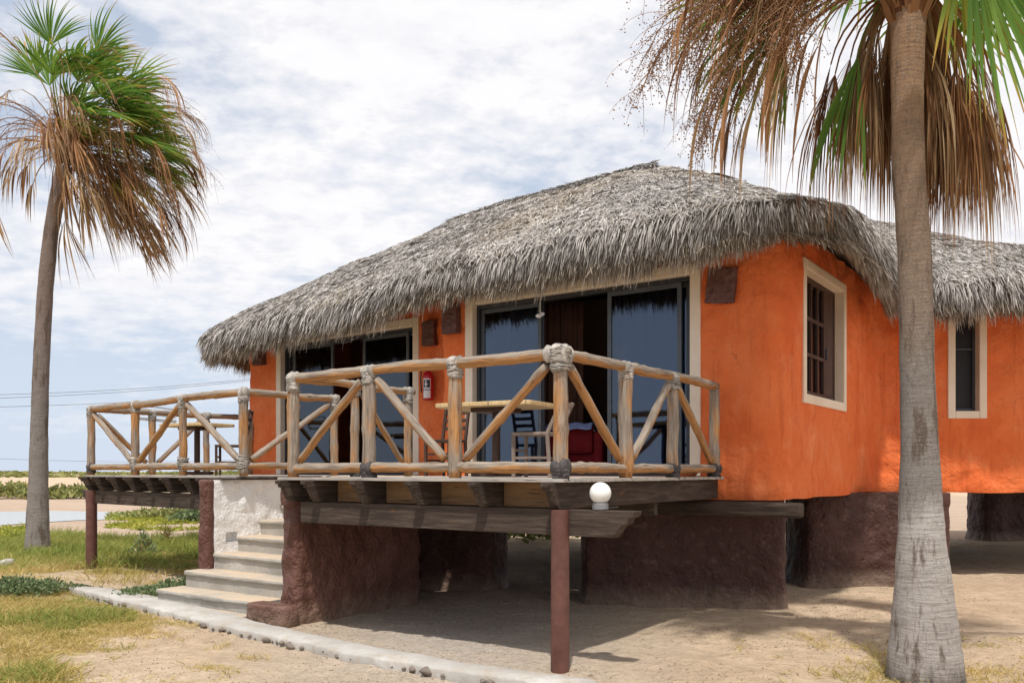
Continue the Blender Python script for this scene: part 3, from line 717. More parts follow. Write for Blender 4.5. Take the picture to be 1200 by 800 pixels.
for i in range(30):     # long arms out to the right, hanging
    d = V((random.uniform(.7, 1.1), random.uniform(-.8, .5), random.uniform(-.2, .9)))
    frond(LP, 'dry_frond', H, d, random.uniform(1.8, 2.8), random.uniform(.8, 1.3), random.choice(['frond_dead', 'frond_rust']), random.uniform(30, 80), 16, random.uniform(1.6, 3.0), random.uniform(.1, .4), WV, random.uniform(.4, .9), None, .25, 1.3, .014)
for d, pl in [((-.15, -.2, 1), 2.0), ((.15, .1, 1), 1.9), ((.35, -.3, 1), 2.0), ((-.4, .1, 1), 1.5), ((.55, .2, 1), 1.9)]:
    frond(LP, 'green_frond', H, V(d), pl, random.uniform(.95, 1.15), 'frond_green', random.uniform(90, 140), 26, .25, .3, WV, .15, V((random.uniform(-.5, .5), -1, .2)), .12, 1, .016)
for i in range(44):     # tangled dead blades across the middle of the crown
    d = V((random.uniform(-.2, 1.0), random.uniform(-1, -.1), random.uniform(-.1, .9)))
    frond(LP, 'dry_frond', H, d, random.uniform(.8, 1.9), random.uniform(.8, 1.3), random.choice(['frond_dead', 'frond_rust', 'frond_dead']), random.uniform(25, 70), 14, random.uniform(1.0, 2.6), random.uniform(.15, .6), WV, random.uniform(.4, 1.2), None, .3, 1.3, .014)
for d in [(.35, -.7, 1.1), (.7, -.8, .8), (1, -.5, .7), (1, .1, .85), (.6, -.9, .35), (1.1, -.6, .2), (.1, .1, 1.2), (.5, .0, 1.2)]:
    frond(LP, 'green_frond', H, V(d), random.uniform(1.3, 1.9), random.uniform(1.1, 1.3), 'frond_green', random.uniform(110, 150), 26, .5, random.uniform(.4, .7), WV, .3, None, .15, 1, .016)
for i in range(22):
    a = random.uniform(-1.4, 1.2); stalk(LP, H+V((0, 0, .1)), V((math.cos(a), math.sin(a), random.uniform(.3, 1.3))), random.uniform(2.0, 3.6), random.uniform(.9, 1.7), .25, WV, 22, True, .018, .5, 4)
for i in range(12):
    stalk(LP, H, V((-random.uniform(.6, 1), random.uniform(-.6, .4), random.uniform(.4, 1.2))), random.uniform(1.6, 2.8), random.uniform(1.3, 2.4), .0, WV, 18, True, .018, .45, 4)

# right palm, close to the camera, its crown cut by the top of the picture
RP = thing('palm_tree', 'thick palm trunk in the right foreground under a brown skirt of dead fronds', 'palm tree', (3.25, 6.72, 0))
pt = []; rr = []
for px, py_, w_ in [(1084, 800, 92), (1084, 775, 87), (1083, 740, 78), (1083, 700, 69), (1080, 650, 58), (1079, 600, 51), (1078, 540, 44), (1075, 450, 40), (1072, 300, 38.5), (1064, 190, 37), (1063, 90, 37), (1064, 30, 41), (1064, -30, 46)]:
    pt.append(at(px, py_, 6.72)); rr.append(w_*6.72/2000*.95)
pt[0].z = -.06
trunk(RP, pt, rr); H = at(1064, -35, 6.72); boots(RP, H+V((0, 0, -.08)), .16, 260)
random.seed(5)
WV2 = V((.2, .1, 0))
for i, d in enumerate([(.5, -.3, 1), (-.5, .3, 1), (.1, .9, .8), (-.8, -.3, .8), (.9, .5, .5), (-.9, .6, .5), (.2, -.8, .9), (1, -.1, .6), (-.3, .2, 1.2), (.6, .8, .4)]):
    frond(RP, 'green_frond', H, V(d), 1.1, 1.15, 'frond_green', 180, 38, .45, .1, WV2, .35)
frond(RP, 'green_frond', H+V((.05, -.15, .05)), V((.10, -.5, -.22)), .55, 1.60, 'frond_green', 82, 30, .06, .0, WV2, .0, V((-.05, -1, .15)), .0, .7, .018, V((.50, -.05, -.80)))
frond(RP, 'green_frond', H+V((.1, -.2, .1)), V((.9, -.35, .2)), .95, 1.35, 'frond_green', 110, 30, .2, .0, WV2, .5, V((-.2, -1, .15)), .02, .7, .018, V((.5, .1, -.5)))
frond(RP, 'yellowing_frond', H+V((.05, -.22, .0)), V((.15, -.5, -.1)), .36, .95, 'frond_yellow', 62, 15, .4, .0, WV2, .6, V((0, -1, .1)), .06, 1.2, .016, V((.16, -.05, -.9)))
frond(RP, 'green_frond', H, V((-.6, .5, -.5)), .7, 1.15, 'frond_green', 45, 12, .8, .0, WV2, 1.2, None, .2)
frond(RP, 'green_frond', H, V((-1, .4, .25)), 1.0, 1.1, 'frond_green', 90, 20, .9, .0, WV2, .8, V((0, -1, 0)), .15)
for i in range(48):     # dead skirt hanging behind the trunk
    a = math.pi*random.uniform(.02, .80); d = V((math.cos(a), math.sin(a)*.8+.12, random.uniform(-1.1, .1)))
    frond(RP, 'dry_frond', H+V((0, .1, -.05)), d, random.uniform(.35, .9), random.uniform(.95, 1.4), random.choice(['frond_dead', 'frond_rust', 'frond_dead']), random.uniform(30, 75), 34, random.uniform(1.4, 3.2), .0, WV2, 1.4, None, .14, 1.2, .016)
for i in range(16):     # right side, reaching low in front too
    d = V((random.uniform(.5, 1), random.uniform(-.05, .8), random.uniform(-.9, .0)))
    frond(RP, 'dry_frond', H+V((.1, .05, -.05)), d, random.uniform(.6, 1.15), random.uniform(1.0, 1.4), random.choice(['frond_rust', 'frond_dead']), random.uniform(35, 80), 36, random.uniform(1.2, 2.6), .0, WV2, 1.2, None, .12, 1.1, .016)
for i in range(34):    # thin tattered strands to the left
    d = V((-1, random.uniform(-.35, .6), random.uniform(-.3, .8)))
    frond(RP, 'dry_frond', H, d, random.uniform(.7, 1.9), random.uniform(.6, 1.15), random.choice(['frond_rust', 'frond_dead']), random.uniform(10, 40), 8, random.uniform(1.6, 2.8), -.05, WV2, 1.0, None, .3, 1.3, .014)
for i in range(34):
    d = V((-1, random.uniform(-.4, .6), random.uniform(-.1, 1.0)))
    stalk(RP, H, d, random.uniform(1.1, 2.55), random.uniform(1.1, 2.1), -.03, WV2, 46, True, .012, .42, 12)

# a third palm behind the roof at the right, mostly hidden
TP = thing('palm_tree', 'palm crown just showing above the roof at the right edge', 'palm tree', (13.6, 20.5, 0))
trunk(TP, [V((13.6, 20.5, -.05)), V((13.65, 20.5, 3)), V((13.7, 20.5, 6.2))], [.3, .2, .18]); H = V((13.7, 20.5, 6.25))
for i in range(12):
    a = i*.55; frond(TP, 'green_frond', H, V((math.cos(a), math.sin(a), random.uniform(-.1, .7))), .9, .95, 'frond_yellow', 150, 24, .6, .1, WV, .4)

# ------------------------------------------------------------------ the hut
HUT = thing('thatched_hut', 'orange plastered hut on maroon piers under a grey palm thatch roof', 'hut', W(3, 6, 0))
ZF = 1.54; ZB = 1.28; ZT = 4.42
def arc(c, r, a0, a1, n=8): return [(c[0]+r*math.cos(R(a0+(a1-a0)*i/n)), c[1]+r*math.sin(R(a0+(a1-a0)*i/n))) for i in range(n+1)]
# front wall run, in world plan, walking from far left round the front to the right side (outside on the right hand)
def w2(u, v): p = W(u, v); return (p.x, p.y)
F2 = math.tan(R(3))
corner = V(w2(-.69, 3.52))
plan = [w2(10.05, 8.8), w2(10.05, 5.0)]
plan += [w2(10.05-.25*math.sin(t), 4.85-.25*math.cos(t)+.0) for t in ()]
plan += [w2(10.0, 4.62), w2(9.85, 4.60), w2(8.9, 4.35+.05*3.57), w2(5.33, 4.35), w2(4.25, 4.30), w2(4.22, 4.1), w2(4.20, 3.60), w2(4.12, 3.52), w2(3.70, 3.52), w2(.24, 3.52), w2(-.25, 3.52)]
for i in range(7):
    a = R(i*15); plan.append(w2(-.27-.42*math.sin(a), 3.94-.42*math.cos(a)))
plan += [w2(-.70, 4.2), w2(-.72, 6.75), w2(-.71, 8.0)]
cc0 = W(-.71, 8.0)
plan += [(5.70, 13.12), (5.88, 13.10), (6.2, 12.97), (6.55, 12.93), (7.25, 12.93), (8.2, 12.88), (9.2, 12.92), (10.2, 13.1), (11.2, 13.5), (12.0, 14.2), (12.4, 15.2), (12.5, 17), (12.5, 20), (6.4, 20.6), w2(1.5, 9.6), w2(6, 8.8), w2(10.05, 8.8)]
class Run:
    def __init__(s, pts, r=0):
        s.p = [V((x, y)) for x, y in pts]; s.d = [0]
        for i in range(1, len(s.p)): s.d.append(s.d[-1]+(s.p[i]-s.p[i-1]).length)
    def pos(s, t):
        t = max(0, min(s.d[-1], t)); i = max(j for j in range(len(s.p)-1) if s.d[j] <= t+1e-9)
        return s.p[i].lerp(s.p[i+1], (t-s.d[i])/max(1e-9, s.d[i+1]-s.d[i]))
    def nrm(s, t, h=.03):
        d = s.pos(t+h)-s.pos(t-h); return V((d.y, -d.x)).normalized()   # outside = right of travel... flipped below
    def near(s, q):
        q = V(q); best = (9e9, 0)
        for i in range(len(s.p)-1):
            a, b = s.p[i], s.p[i+1]; ab = b-a; l2 = ab.length_squared
            if l2 < 1e-9: continue
            t = max(0, min(1, (q-a).dot(ab)/l2)); dd = (a+ab*t-q).length
            if dd < best[0]: best = (dd, s.d[i]+t*math.sqrt(l2))
        return best[1]
run = Run(plan)
SGN = 1
def wall_sheet(run, z0, z1, openings, th, amp=.022, ds=.07, sgn=1, fine=(0, 9e9), wavebot=.0):
    ss = []; t = 0
    while t < run.d[-1]: ss.append(t); t += ds if fine[0] < t < fine[1] else .4
    ss.append(run.d[-1]); zs = list(np.linspace(z0, z1, max(2, int((z1-z0)/ds))+1))
    def snap(arr, x, tol):
        k = min(range(len(arr)), key=lambda i: abs(arr[i]-x))
        if abs(arr[k]-x) < tol and 0 < k < len(arr)-1: arr[k] = x
        else: arr.append(x); arr.sort()
    for a, b, c, d, *_ in openings:
        snap(ss, a, ds*.45); snap(ss, b, ds*.45); snap(zs, c, ds*.45); snap(zs, d, ds*.45)
    ns, nz = len(ss), len(zs); vs = []; 
    for i, s in enumerate(ss):
        p = run.pos(s); n = run.nrm(s)*sgn
        for j, z in enumerate(zs):
            k = 1
            for a, b, c, d, *_ in openings:
                dx = max(a-s, s-b, 0); dz = max(c-z, z-d, 0); k = min(k, math.hypot(dx, dz)/.22)
            q = V((p.x, p.y, z))
            e = (mn.fractal(q*1.1, .7, 2, 3)*amp+mn.fractal(q*4.0, .8, 2, 3)*amp*.7)*k
            if j == 0: e -= .012
            vs.append((p.x+n.x*e, p.y+n.y*e, z+(wavebot*mn.noise(q*1.5) if j < 2 else 0)))
    off = len(vs)
    for i, s in enumerate(ss):
        p = run.pos(s); n = run.nrm(s)*sgn
        for z in zs: vs.append((p.x-n.x*th, p.y-n.y*th, z))
    def hole(i, j):
        s = (ss[i]+ss[i+1])/2; z = (zs[j]+zs[j+1])/2
        return any(a < s < b and c < z < d for a, b, c, d, *_ in openings)
    fs = []
    for i in range(ns-1):
        for j in range(nz-1):
            q = (i*nz+j, (i+1)*nz+j, (i+1)*nz+j+1, i*nz+j+1)
            if hole(i, j):
                if i == 0 or not hole(i-1, j): fs.append((q[0], q[3], off+q[3], off+q[0]))
                if i == ns-2 or not hole(i+1, j): fs.append((q[1], off+q[1], off+q[2], q[2]))
                if j == 0 or not hole(i, j-1): fs.append((q[0], off+q[0], off+q[1], q[1]))
                if j == nz-2 or not hole(i, j+1): fs.append((q[3], q[2], off+q[2], off+q[3]))
            else:
                fs.append(q); fs.append(tuple(off+k for k in reversed(q)))
        fs.append((i*nz, off+i*nz, off+(i+1)*nz, (i+1)*nz)); fs.append((i*nz+nz-1, (i+1)*nz+nz-1, off+(i+1)*nz+nz-1, off+i*nz+nz-1))
    for i in (0, ns-1):
        for j in range(nz-1): fs.append((i*nz+j, i*nz+j+1, off+i*nz+j+1, off+i*nz+j))
    mb = MB(); mb.add(vs, fs, vs); return mb
# outside is which side?
pm = run.pos(run.near(w2(2, 3.52))); nn = run.nrm(run.near(w2(2, 3.52)))
SGN = 1 if (nn.x*VX+nn.y*VY) < 0 else -1
door1 = (run.near(w2(3.60, 3.52)), run.near(w2(.36, 3.52)), ZF, 3.93)
d2a = W(5.42, 4.354); d2b = W(8.82, 4.35+.052*3.47)
door2 = (run.near((d2b.x, d2b.y)), run.near((d2a.x, d2a.y)), ZF, 3.93)
# side window u=-.72, v from ..
sw0, sw1 = run.near(w2(-.71, 4.40)), run.near(w2(-.72, 6.12))
win1 = (sw0, sw1, 2.51, 4.03)
win2 = (run.near((6.70, 12.93)), run.near((7.09, 12.93)), 2.50, 4.02)
ops = [door1, door2, win1, win2]
wl = wall_sheet(run, ZB, ZT, ops, .24, .034, .055, SGN, (4.0, run.near((12.4, 15.2))), .02)
wall = smooth_angle(wl.build('wall', 'orange', HUT, recalc=True), 50)
def frame_at(s):
    p = run.pos(s); n = run.nrm(s)*SGN; d = V((-n.y, n.x))   # d along wall
    return V((p.x, p.y, 0)), V((d.x, d.y, 0)), V((n.x, n.y, 0))
def trim(op, parent, wd=.11, bottom=True, name='trim', dep=.16, material='cream', proud=.022, topw=None):
    s0, s1, z0, z1 = op; p0 = run.pos(s0); p1 = run.pos(s1); a = V((p0.x, p0.y, 0)); b = V((p1.x, p1.y, 0))
    d = (b-a).normalized(); n = run.nrm((s0+s1)/2)*SGN; n = V((n.x, n.y, 0)); L_ = (b-a).length
    M = Matrix((d, n, V((0, 0, 1)))).transposed(); tw = topw or wd; mb = MB(); yc = (proud-dep)/2; th = proud+dep; i_ = .014
    def bx(x0, x1, za, zb):
        # a grid-like box so that edges can be wobbled
        mb.box(a+d*(x0+x1)/2+n*yc+V((0, 0, (za+zb)/2)), (x1-x0, th, zb-za), M)
    zb_ = z0-wd if bottom else z0
    bx(-wd, i_, zb_, z1+tw); bx(L_-i_, L_+wd, zb_, z1+tw); bx(i_, L_-i_, z1-i_, z1+tw)
    if bottom: bx(i_, L_-i_, z0-wd, z0+i_)
    return mb.build(name, material, parent, bevel=.012), a, d, n, M, L_
t1 = trim(door1, HUT, .12, False, 'door_trim'); t2 = trim(door2, HUT, .12, False, 'door_trim')
def sliding_door(name, T, z0, z1, panels, tracks, label=None):
    _, a, d, n, M, L_ = T
    mb = MB(); dep = .06
    base = a-n*.12
    # outer frame
    def bx(m_, x0, x1, za, zb, y=0, th=.09): m_.box(base+d*(x0+x1)/2+n*y+V((0, 0, (za+zb)/2)), (x1-x0, th, zb-za), M)
    bx(mb, .016, .06, z0+.002, z1-.016); bx(mb, L_-.06, L_-.016, z0+.002, z1-.016); bx(mb, .06, L_-.06, z1-.07, z1-.016); bx(mb, .06, L_-.06, z0+.002, z0+.035)
    df = mb.build(name, 'alu', HUT, bevel=.004)
    for (x0, x1, y, matn) in panels:
        m2 = MB(); th = .035
        bx(m2, x0, x0+.055, z0+.04, z1-.075, y, th); bx(m2, x1-.055, x1, z0+.04, z1-.075, y, th)
        bx(m2, x0+.055, x1-.055, z1-.13, z1-.075, y, th); bx(m2, x0+.055, x1-.055, z0+.04, z0+.11, y, th)
        pf = m2.build('door_panel', matn, df, bevel=.003)
        g = MB(); g.box(base+d*(x0+x1)/2+n*y+V((0, 0, (z0+z1-.0)/2)), (x1-x0-.10, .006, z1-z0-.2), M); g.build('pane', 'glass', df)
    return df
D1 = t1[5]; D2 = t2[5]
# x runs from door's s0 (left, large u) to the right
sliding_door('sliding_door', t1, ZF, 3.93, [(.06, 1.06, -.02, 'alu_grey'), (D1-1.16, D1-.16, .022, 'alu_grey'), (D1-1.04, D1-.06, -.02, 'alu')], None)
sliding_door('sliding_door', t2, ZF, 3.93, [(.06, 1.12, -.02, 'alu'), (.26, 1.36, .022, 'alu_grey'), (D2-1.12, D2-.06, -.02, 'alu_grey'), (D2-1.28, D2-.2, .022, 'alu_grey')], None)
# side window: cream surround, dark timber casement with bars
T = trim(win1, HUT, .10, True, 'window_trim', .20)
_, a, d, n, M, L_ = T; base = a-n*.13; z0, z1 = win1[2], win1[3]; mb = MB()
def bx(m_, x0, x1, za, zb, y=0, th=.05, base=base, d=d, n=n, M=M): m_.box(base+d*(x0+x1)/2+n*y+V((0, 0, (za+zb)/2)), (x1-x0, th, zb-za), M)
bx(mb, .016, .07, z0+.016, z1-.016); bx(mb, L_-.07, L_-.016, z0+.016, z1-.016); bx(mb, .07, L_-.07, z1-.08, z1-.016); bx(mb, .07, L_-.07, z0+.016, z0+.09)
wf = mb.build('window', 'shutter', HUT, bevel=.004)
m2 = MB(); XM = L_*.70
for i in range(1, 5):
    x = .07+(XM-.07)*i/4; bx(m2, x-.018, x+.018, z0+.09, z1-.08, .006, .035)
for i in (1, 2):
    z = z0+.09+(z1-z0-.17)*i/3; bx(m2, .07, XM, z-.022, z+.022, .012, .03)
m2.build('window_bar', 'shutter', wf, bevel=.003)
g = MB(); bx(g, .06, XM, z0+.08, z1-.07, -.01, .006); g.build('pane', 'glass', wf)
m3 = MB(); bx(m3, XM+.02, L_-.072, z0+.092, z1-.082, .0, .03); sh = m3.build('shutter', 'shutter', wf, bevel=.004)
m3 = MB(); bx(m3, XM+.06, XM+.085, z0+.55, z0+.70, .03, .03); m3.build('latch', 'alu_grey', sh)
# narrow window in the far wing
T = trim(win2, HUT, .10, True, 'window_trim', .20)
_, a, d, n, M, L_ = T; base = a-n*.13; z0, z1 = win2[2], win2[3]; mb = MB()
def bx(m_, x0, x1, za, zb, y=0, th=.05): m_.box(base+d*(x0+x1)/2+n*y+V((0, 0, (za+zb)/2)), (x1-x0, th, zb-za), M)
bx(mb, .016, .045, z0+.016, z1-.016); bx(mb, L_-.055, L_-.016, z0+.016, z1-.016); bx(mb, .045, L_-.055, z1-.05, z1-.016); bx(mb, .045, L_-.055, z0+.016, z0+.06); bx(mb, .045, L_-.055, z0+.95, z0+.975)
wf = mb.build('window', 'alu', HUT, bevel=.003); g = MB(); bx(g, .04, L_-.05, z0+.05, z1-.04, -.01, .006); g.build('dark_pane', 'dark_pane_paint', wf)  # opaque sheet in place of glass: darkness painted in, sky reflection left out
# floor slab, room walls, floor beams
fp = [run.pos(run.d[-1]*i/120) for i in range(120)]
cxy = V((sum(p.x for p in fp)/120, sum(p.y for p in fp)/120)); 
mb = MB(); k = 600; fpi = []
for i in range(600):
    s = run.d[-1]*i/600; n = run.nrm(s, .12)*SGN; p = run.pos(s); fpi.append(V((p.x-n.x*.12, p.y-n.y*.12)))
vs = [(p.x, p.y, 1.30) for p in fpi]+[(p.x, p.y, ZF-.02) for p in fpi]
mb.add(vs, [tuple(range(k)), tuple(range(2*k-1, k-1, -1))]+[(i, (i+1) % k, k+(i+1) % k, k+i) for i in range(k)], vs); mb.build('floor_slab', 'maroon_dark', HUT)
mb = MB(); mb.ubox(-.4, 9.7, 7.2, 7.35, ZF, 4.6); mb.build('partition_wall', 'inner_wall', HUT)
mb = MB(); mb.ubox(4.28, 4.45, 4.6, 7.2, ZF, 4.6); mb.build('partition_wall', 'inner_wall', HUT)
# piers
def pier(label, pts, z1=1.30, rr_=.12, amp=.022):
    mb = MB(); n = 170; P = [V(p) for p in pts]; m_ = len(P); out = []
    for k in range(n):      # closed Catmull-Rom
        t = k/n*m_; i = int(t); f = t-i; p0, p1, p2, p3 = P[(i-1) % m_], P[i % m_], P[(i+1) % m_], P[(i+2) % m_]
        out.append(.5*((2*p1)+(-p0+p2)*f+(2*p0-5*p1+4*p2-p3)*f*f+(-p0+3*p1-3*p2+p3)*f**3))
    c = sum(out, V((0, 0)))/n; nz = 34; vs = []
    for j in range(nz+1):
        z = -.08+(z1+.08)*j/nz
        for q in out:
            dr = (q-c).normalized(); e = mn.fractal(V((q.x*4.5, q.y*4.5, z*4.5)), .9, 2, 4)*amp+.03*max(0, 1-(z/.2)); vs.append((q.x+dr.x*e, q.y+dr.y*e, z))
    fs = [(j*n+i, j*n+(i+1) % n, (j+1)*n+(i+1) % n, (j+1)*n+i) for j in range(nz) for i in range(n)]+[tuple(range(n*nz, n*nz+n))]
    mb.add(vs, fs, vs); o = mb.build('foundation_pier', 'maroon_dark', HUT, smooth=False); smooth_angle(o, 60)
    return o
def capsule(a, b, r):   # plan outline of a thick wavy wall from a to b
    a = V(a); b = V(b); d = (b-a).normalized(); n = V((-d.y, d.x)); L_ = (b-a).length
    pts = [a-d*0+n*r, a-d*r*.25+n*r*.7, a-d*r*.35, a-d*r*.25-n*r*.7, a-n*r, a.lerp(b, .25)-n*r*1.05, a.lerp(b, .5)-n*r*.88, a.lerp(b, .78)-n*r*.95, b-n*r*1.05, b+d*r*.2-n*r*.7, b+d*r*.3, b+d*r*.2+n*r*.7, b+n*r, a.lerp(b, .5)+n*r]
    return [tuple(p) for p in pts]
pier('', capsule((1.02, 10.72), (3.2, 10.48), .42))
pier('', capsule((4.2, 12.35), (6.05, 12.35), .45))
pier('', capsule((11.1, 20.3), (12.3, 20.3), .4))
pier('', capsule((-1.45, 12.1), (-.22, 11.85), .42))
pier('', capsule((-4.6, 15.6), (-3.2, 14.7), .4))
mb = MB(); mb.ubox(-.98, 1.6, 3.28, 3.42, 1.10, 1.262); smooth_angle(mb.build('floor_beam', 'dark_timber', HUT, bevel=.03))

# ---- roof
zR = 6.42
RL = W(6.4, 6.5, 6.22); AP = W(2.0, 6.5, zR)
Ek = []
def e(p, z, r): Ek.append((V((p.x, p.y, z)), V(r)))
e(W(10.9, 9.2), 4.15, RL); e(W(11.05, 7), 4.12, RL); e(W(10.75, 4.8), 4.10, RL); e(W(10.25, 3.85), 4.10, RL); e(W(9.4, 3.52), 4.10, W(6.3, 6.5, 6.24))
e(W(8.0, 3.3), 4.12, W(5.8, 6.5, 6.28)); e(W(6.4, 3.12), 4.12, W(5.3, 6.5, 6.3)); e(W(5.2, 2.95), 4.14, W(4.6, 6.5, 6.33)); e(W(4.2, 2.78), 4.2, W(4.0, 6.5, 6.36))
e(W(2.5, 2.68), 4.2, W(3.2, 6.5, 6.39)); e(W(.9, 2.62), 4.22, W(2.5, 6.5, zR)); e(W(-.5, 2.66), 4.24, AP); e(W(-1.15, 2.95), 4.24, AP); e(W(-1.42, 3.6), 4.24, AP); e(W(-1.46, 4.6), 4.22, W(1.9, 6.7, zR-.13))
e(W(-1.42, 5.8), 4.2, W(1.65, 7.2, zR-.2)); e(W(-1.3, 6.8), 4.18, W(1.4, 7.7, zR-.26))
e(V((5.65, 12.35, 0)), 4.18, V((3.8, 13.9, 6.12))); e(V((6.2, 12.1, 0)), 4.2, V((4.6, 14.4, 6.1))); e(V((7.0, 11.95, 0)), 4.22, V((5.5, 15.0, 6.1)))
e(V((8.4, 11.9, 0)), 4.22, V((6.8, 15.7, 6.1))); e(V((10.2, 12.1, 0)), 4.22, V((8.6, 16.6, 6.0))); e(V((12.0, 12.8, 0)), 4.2, V((10.4, 17.6, 5.95))); e(V((13.4, 14.6, 0)), 4.2, V((11.4, 18.1, 5.9)))
e(V((13.7, 17.5, 0)), 4.2, V((11.4, 18.1, 5.9))); e(V((13.4, 20.8, 0)), 4.2, V((11.0, 18.0, 5.9))); e(V((10.2, 22.0, 0)), 4.2, V((8.6, 16.6, 6.0))); e(V((6.0, 22.2, 0)), 4.2, V((5.5, 15.0, 6.2)))
e(W(1.5, 10.6), 4.2, W(1.5, 7.2, zR-.03)); e(W(4, 9.9), 4.2, W(3.6, 6.5, 6.38)); e(W(7.5, 9.7), 4.15, W(6.0, 6.5, 6.25))
def lift(p):
    k = max(0, min(1, (p.x+4)/5)); k2 = max(0, min(1, (p.x-.8)/1.5))*max(0, min(1, (11.8-p.y)/1.5)); return V((p.x, p.y, p.z-.09+.16*k+.03*k2-(.05 if p.x > 6 else 0)))
Ek = [(lift(a), b) for a, b in Ek]
mE = len(Ek); NE = 420
Ee = np.array([list(x[0]) for x in Ek]); Er = np.array([list(x[1]) for x in Ek])
def cr(A_, n):
    out = []
    for k in range(n):
        t = k/n*mE; i = int(t); f = t-i; p0, p1, p2, p3 = A_[(i-1) % mE], A_[i % mE], A_[(i+1) % mE], A_[(i+2) % mE]
        out.append(.5*((2*p1)+(-p0+p2)*f+(2*p0-5*p1+4*p2-p3)*f*f+(-p0+3*p1-3*p2+p3)*f**3))
    return np.array(out)
def lin(A_, n):
    out = []
    for k in range(n):
        t = k/n*mE; i = int(t); f = t-i; f = f*f*(3-2*f)*.5+f*.5; out.append(A_[i % mE]*(1-f)+A_[(i+1) % mE]*f)
    return np.array(out)
EE = cr(Ee, NE); RR = lin(Er, NE)
for k in range(NE): EE[k, 2] += .045*mn.noise(V((k*.11, 2, 0)))+.03*mn.noise(V((k*.35, 5, 0)))
def surf(i, t, off=0):
    """i float array in [0,NE), t in [0,1] -> points"""
    i0 = np.floor(i).astype(int) % NE; i1 = (i0+1) % NE; f = (i-np.floor(i))[:, None]
    E = EE[i0]*(1-f)+EE[i1]*f; Q = RR[i0]*(1-f)+RR[i1]*f; tt = t[:, None]
    P = E*(1-tt)+Q*tt
    # straight rafters with a rolled edge, slight belly
    P[:, 2] += .10*(1-np.exp(-t/.03))-.10*t+.03*np.sin(np.pi*np.clip(t, 0, 1))
    ic = i/NE*mE; g = np.clip(1-np.abs(ic-12)/2.4, 0, 1)
    P[:, 2] -= g*(.06*(1-np.exp(-t/.03))+.15*np.sin(np.pi*np.clip(t, 0, 1)**.6))
    P[:, 2] += off
    return P
nt_ = 46
ii = np.arange(NE); tl = np.linspace(0, 1, nt_)**1.25
def dz(P, t):
    return np.array([.05*mn.fractal(V(p)*.9, .7, 2, 3)*min(1, 8*q_+.2) for p, q_ in zip(P, t)])
top = [surf(ii.astype(float), np.full(NE, t)) for t in tl]
vs = []
for r, t in zip(top, tl):
    for p in r:
        q = V(p); vs.append((p[0], p[1], p[2]+.05*mn.fractal(q*.9, .7, 2, 3)*min(1, 8*t+.2)))
off = len(vs)
bl_ = [0.02, .12, .3, .55, .8]
for t in bl_:
    for p in surf(ii.astype(float), np.full(NE, t)): vs.append((p[0], p[1], p[2]-.24-.10*min(1, t*4)))
fs = [(j*NE+i, j*NE+(i+1) % NE, (j+1)*NE+(i+1) % NE, (j+1)*NE+i) for j in range(nt_-1) for i in range(NE)]
fs += [(off+j*NE+i, off+(j+1)*NE+i, off+(j+1)*NE+(i+1) % NE, off+j*NE+(i+1) % NE) for j in range(4) for i in range(NE)]
fs += [(i, off+i, off+(i+1) % NE, (i+1) % NE) for i in range(NE)]
mb = MB(); mb.add(vs, fs, vs); roof = mb.build('roof', 'soffit', HUT, smooth=True, recalc=False)
# blades of palm thatch all over the top
def vis_w(P):   # sampling weight: the side seen from the front dense, the back thinner
    return P[:, 1]
def frames(i, t):
    h = .5; P = surf(i, t); Pi = surf((i+h) % NE, t); Pt = surf(i, np.clip(t+.02, 0, 1.02)); Pt0 = surf(i, np.clip(t-.02, 0, 1))
    dn = Pt0-Pt; dn /= np.linalg.norm(dn, axis=1, keepdims=True)+1e-9
    ta = Pi-P; ta /= np.linalg.norm(ta, axis=1, keepdims=True)+1e-9
    n = np.cross(dn, ta); n *= np.sign(n[:, 2:3])+1e-9; n /= np.linalg.norm(n, axis=1, keepdims=True)+1e-9
    return P, dn, ta, n
# area weights per (i) cell
EL = np.linalg.norm(np.roll(EE, -1, 0)-EE, axis=1); RLn = np.linalg.norm(np.roll(RR, -1, 0)-RR, axis=1); SL = np.linalg.norm(RR-EE, axis=1)
front = np.ones(NE)
for k in range(NE):
    c = (k/NE*mE)
    front[k] = 1.0 if c < 23 else .1
    if c < 1.6: front[k] = .3
near_w = front*np.clip(13.0/np.maximum(EE[:, 1], 8.5), .6, 1.6)
def sample(n):
    w_ = (EL+RLn)*SL*near_w; cdf = np.cumsum(w_)/w_.sum(); i = np.searchsorted(cdf, rng.random(n)).astype(float); i0 = i.astype(int) % NE
    a_, b_ = EL[i0], RLn[i0]; t = rng.random(n); acc = rng.random(n)*np.maximum(a_, b_)
    t = np.where(acc > a_*(1-t)+b_*t, np.where(a_ > b_, t*.6, 1-(1-t)*.6), t)
    return (i+rng.random(n)) % NE, t
nB = 220000
i, t = sample(nB); nE_ = 45000; t[:nE_] = rng.uniform(0, .22, nE_)**1.0; P, dn, ta, nr = frames(i, t); P[:, 2] += dz(P, t)
clump = np.array([mn.noise(V(p)*1.6) for p in P]); cl2 = np.array([mn.noise(V(p)*7.0) for p in P]); cl3 = np.array([mn.noise(V(p)*.5) for p in P])
cl4 = np.array([mn.noise(V((p[0]*2.2, p[1]*2.2, p[2]*6+9))) for p in P])
yaw = rng.normal(0, .55, nB)+clump*.9+cl2*.9; D = dn*np.cos(yaw)[:, None]+ta*np.sin(yaw)[:, None]+nr*(rng.normal(.10, .07, nB)+.06*cl2)[:, None]
D /= np.linalg.norm(D, axis=1, keepdims=True)
Ln = rng.uniform(.06, .19, nB); Wd = rng.uniform(.009, .022, nB)
P = P+nr*(rng.uniform(-.005, .04, nB)+.02*(clump+.5))[:, None]-D*(Ln*.4)[:, None]
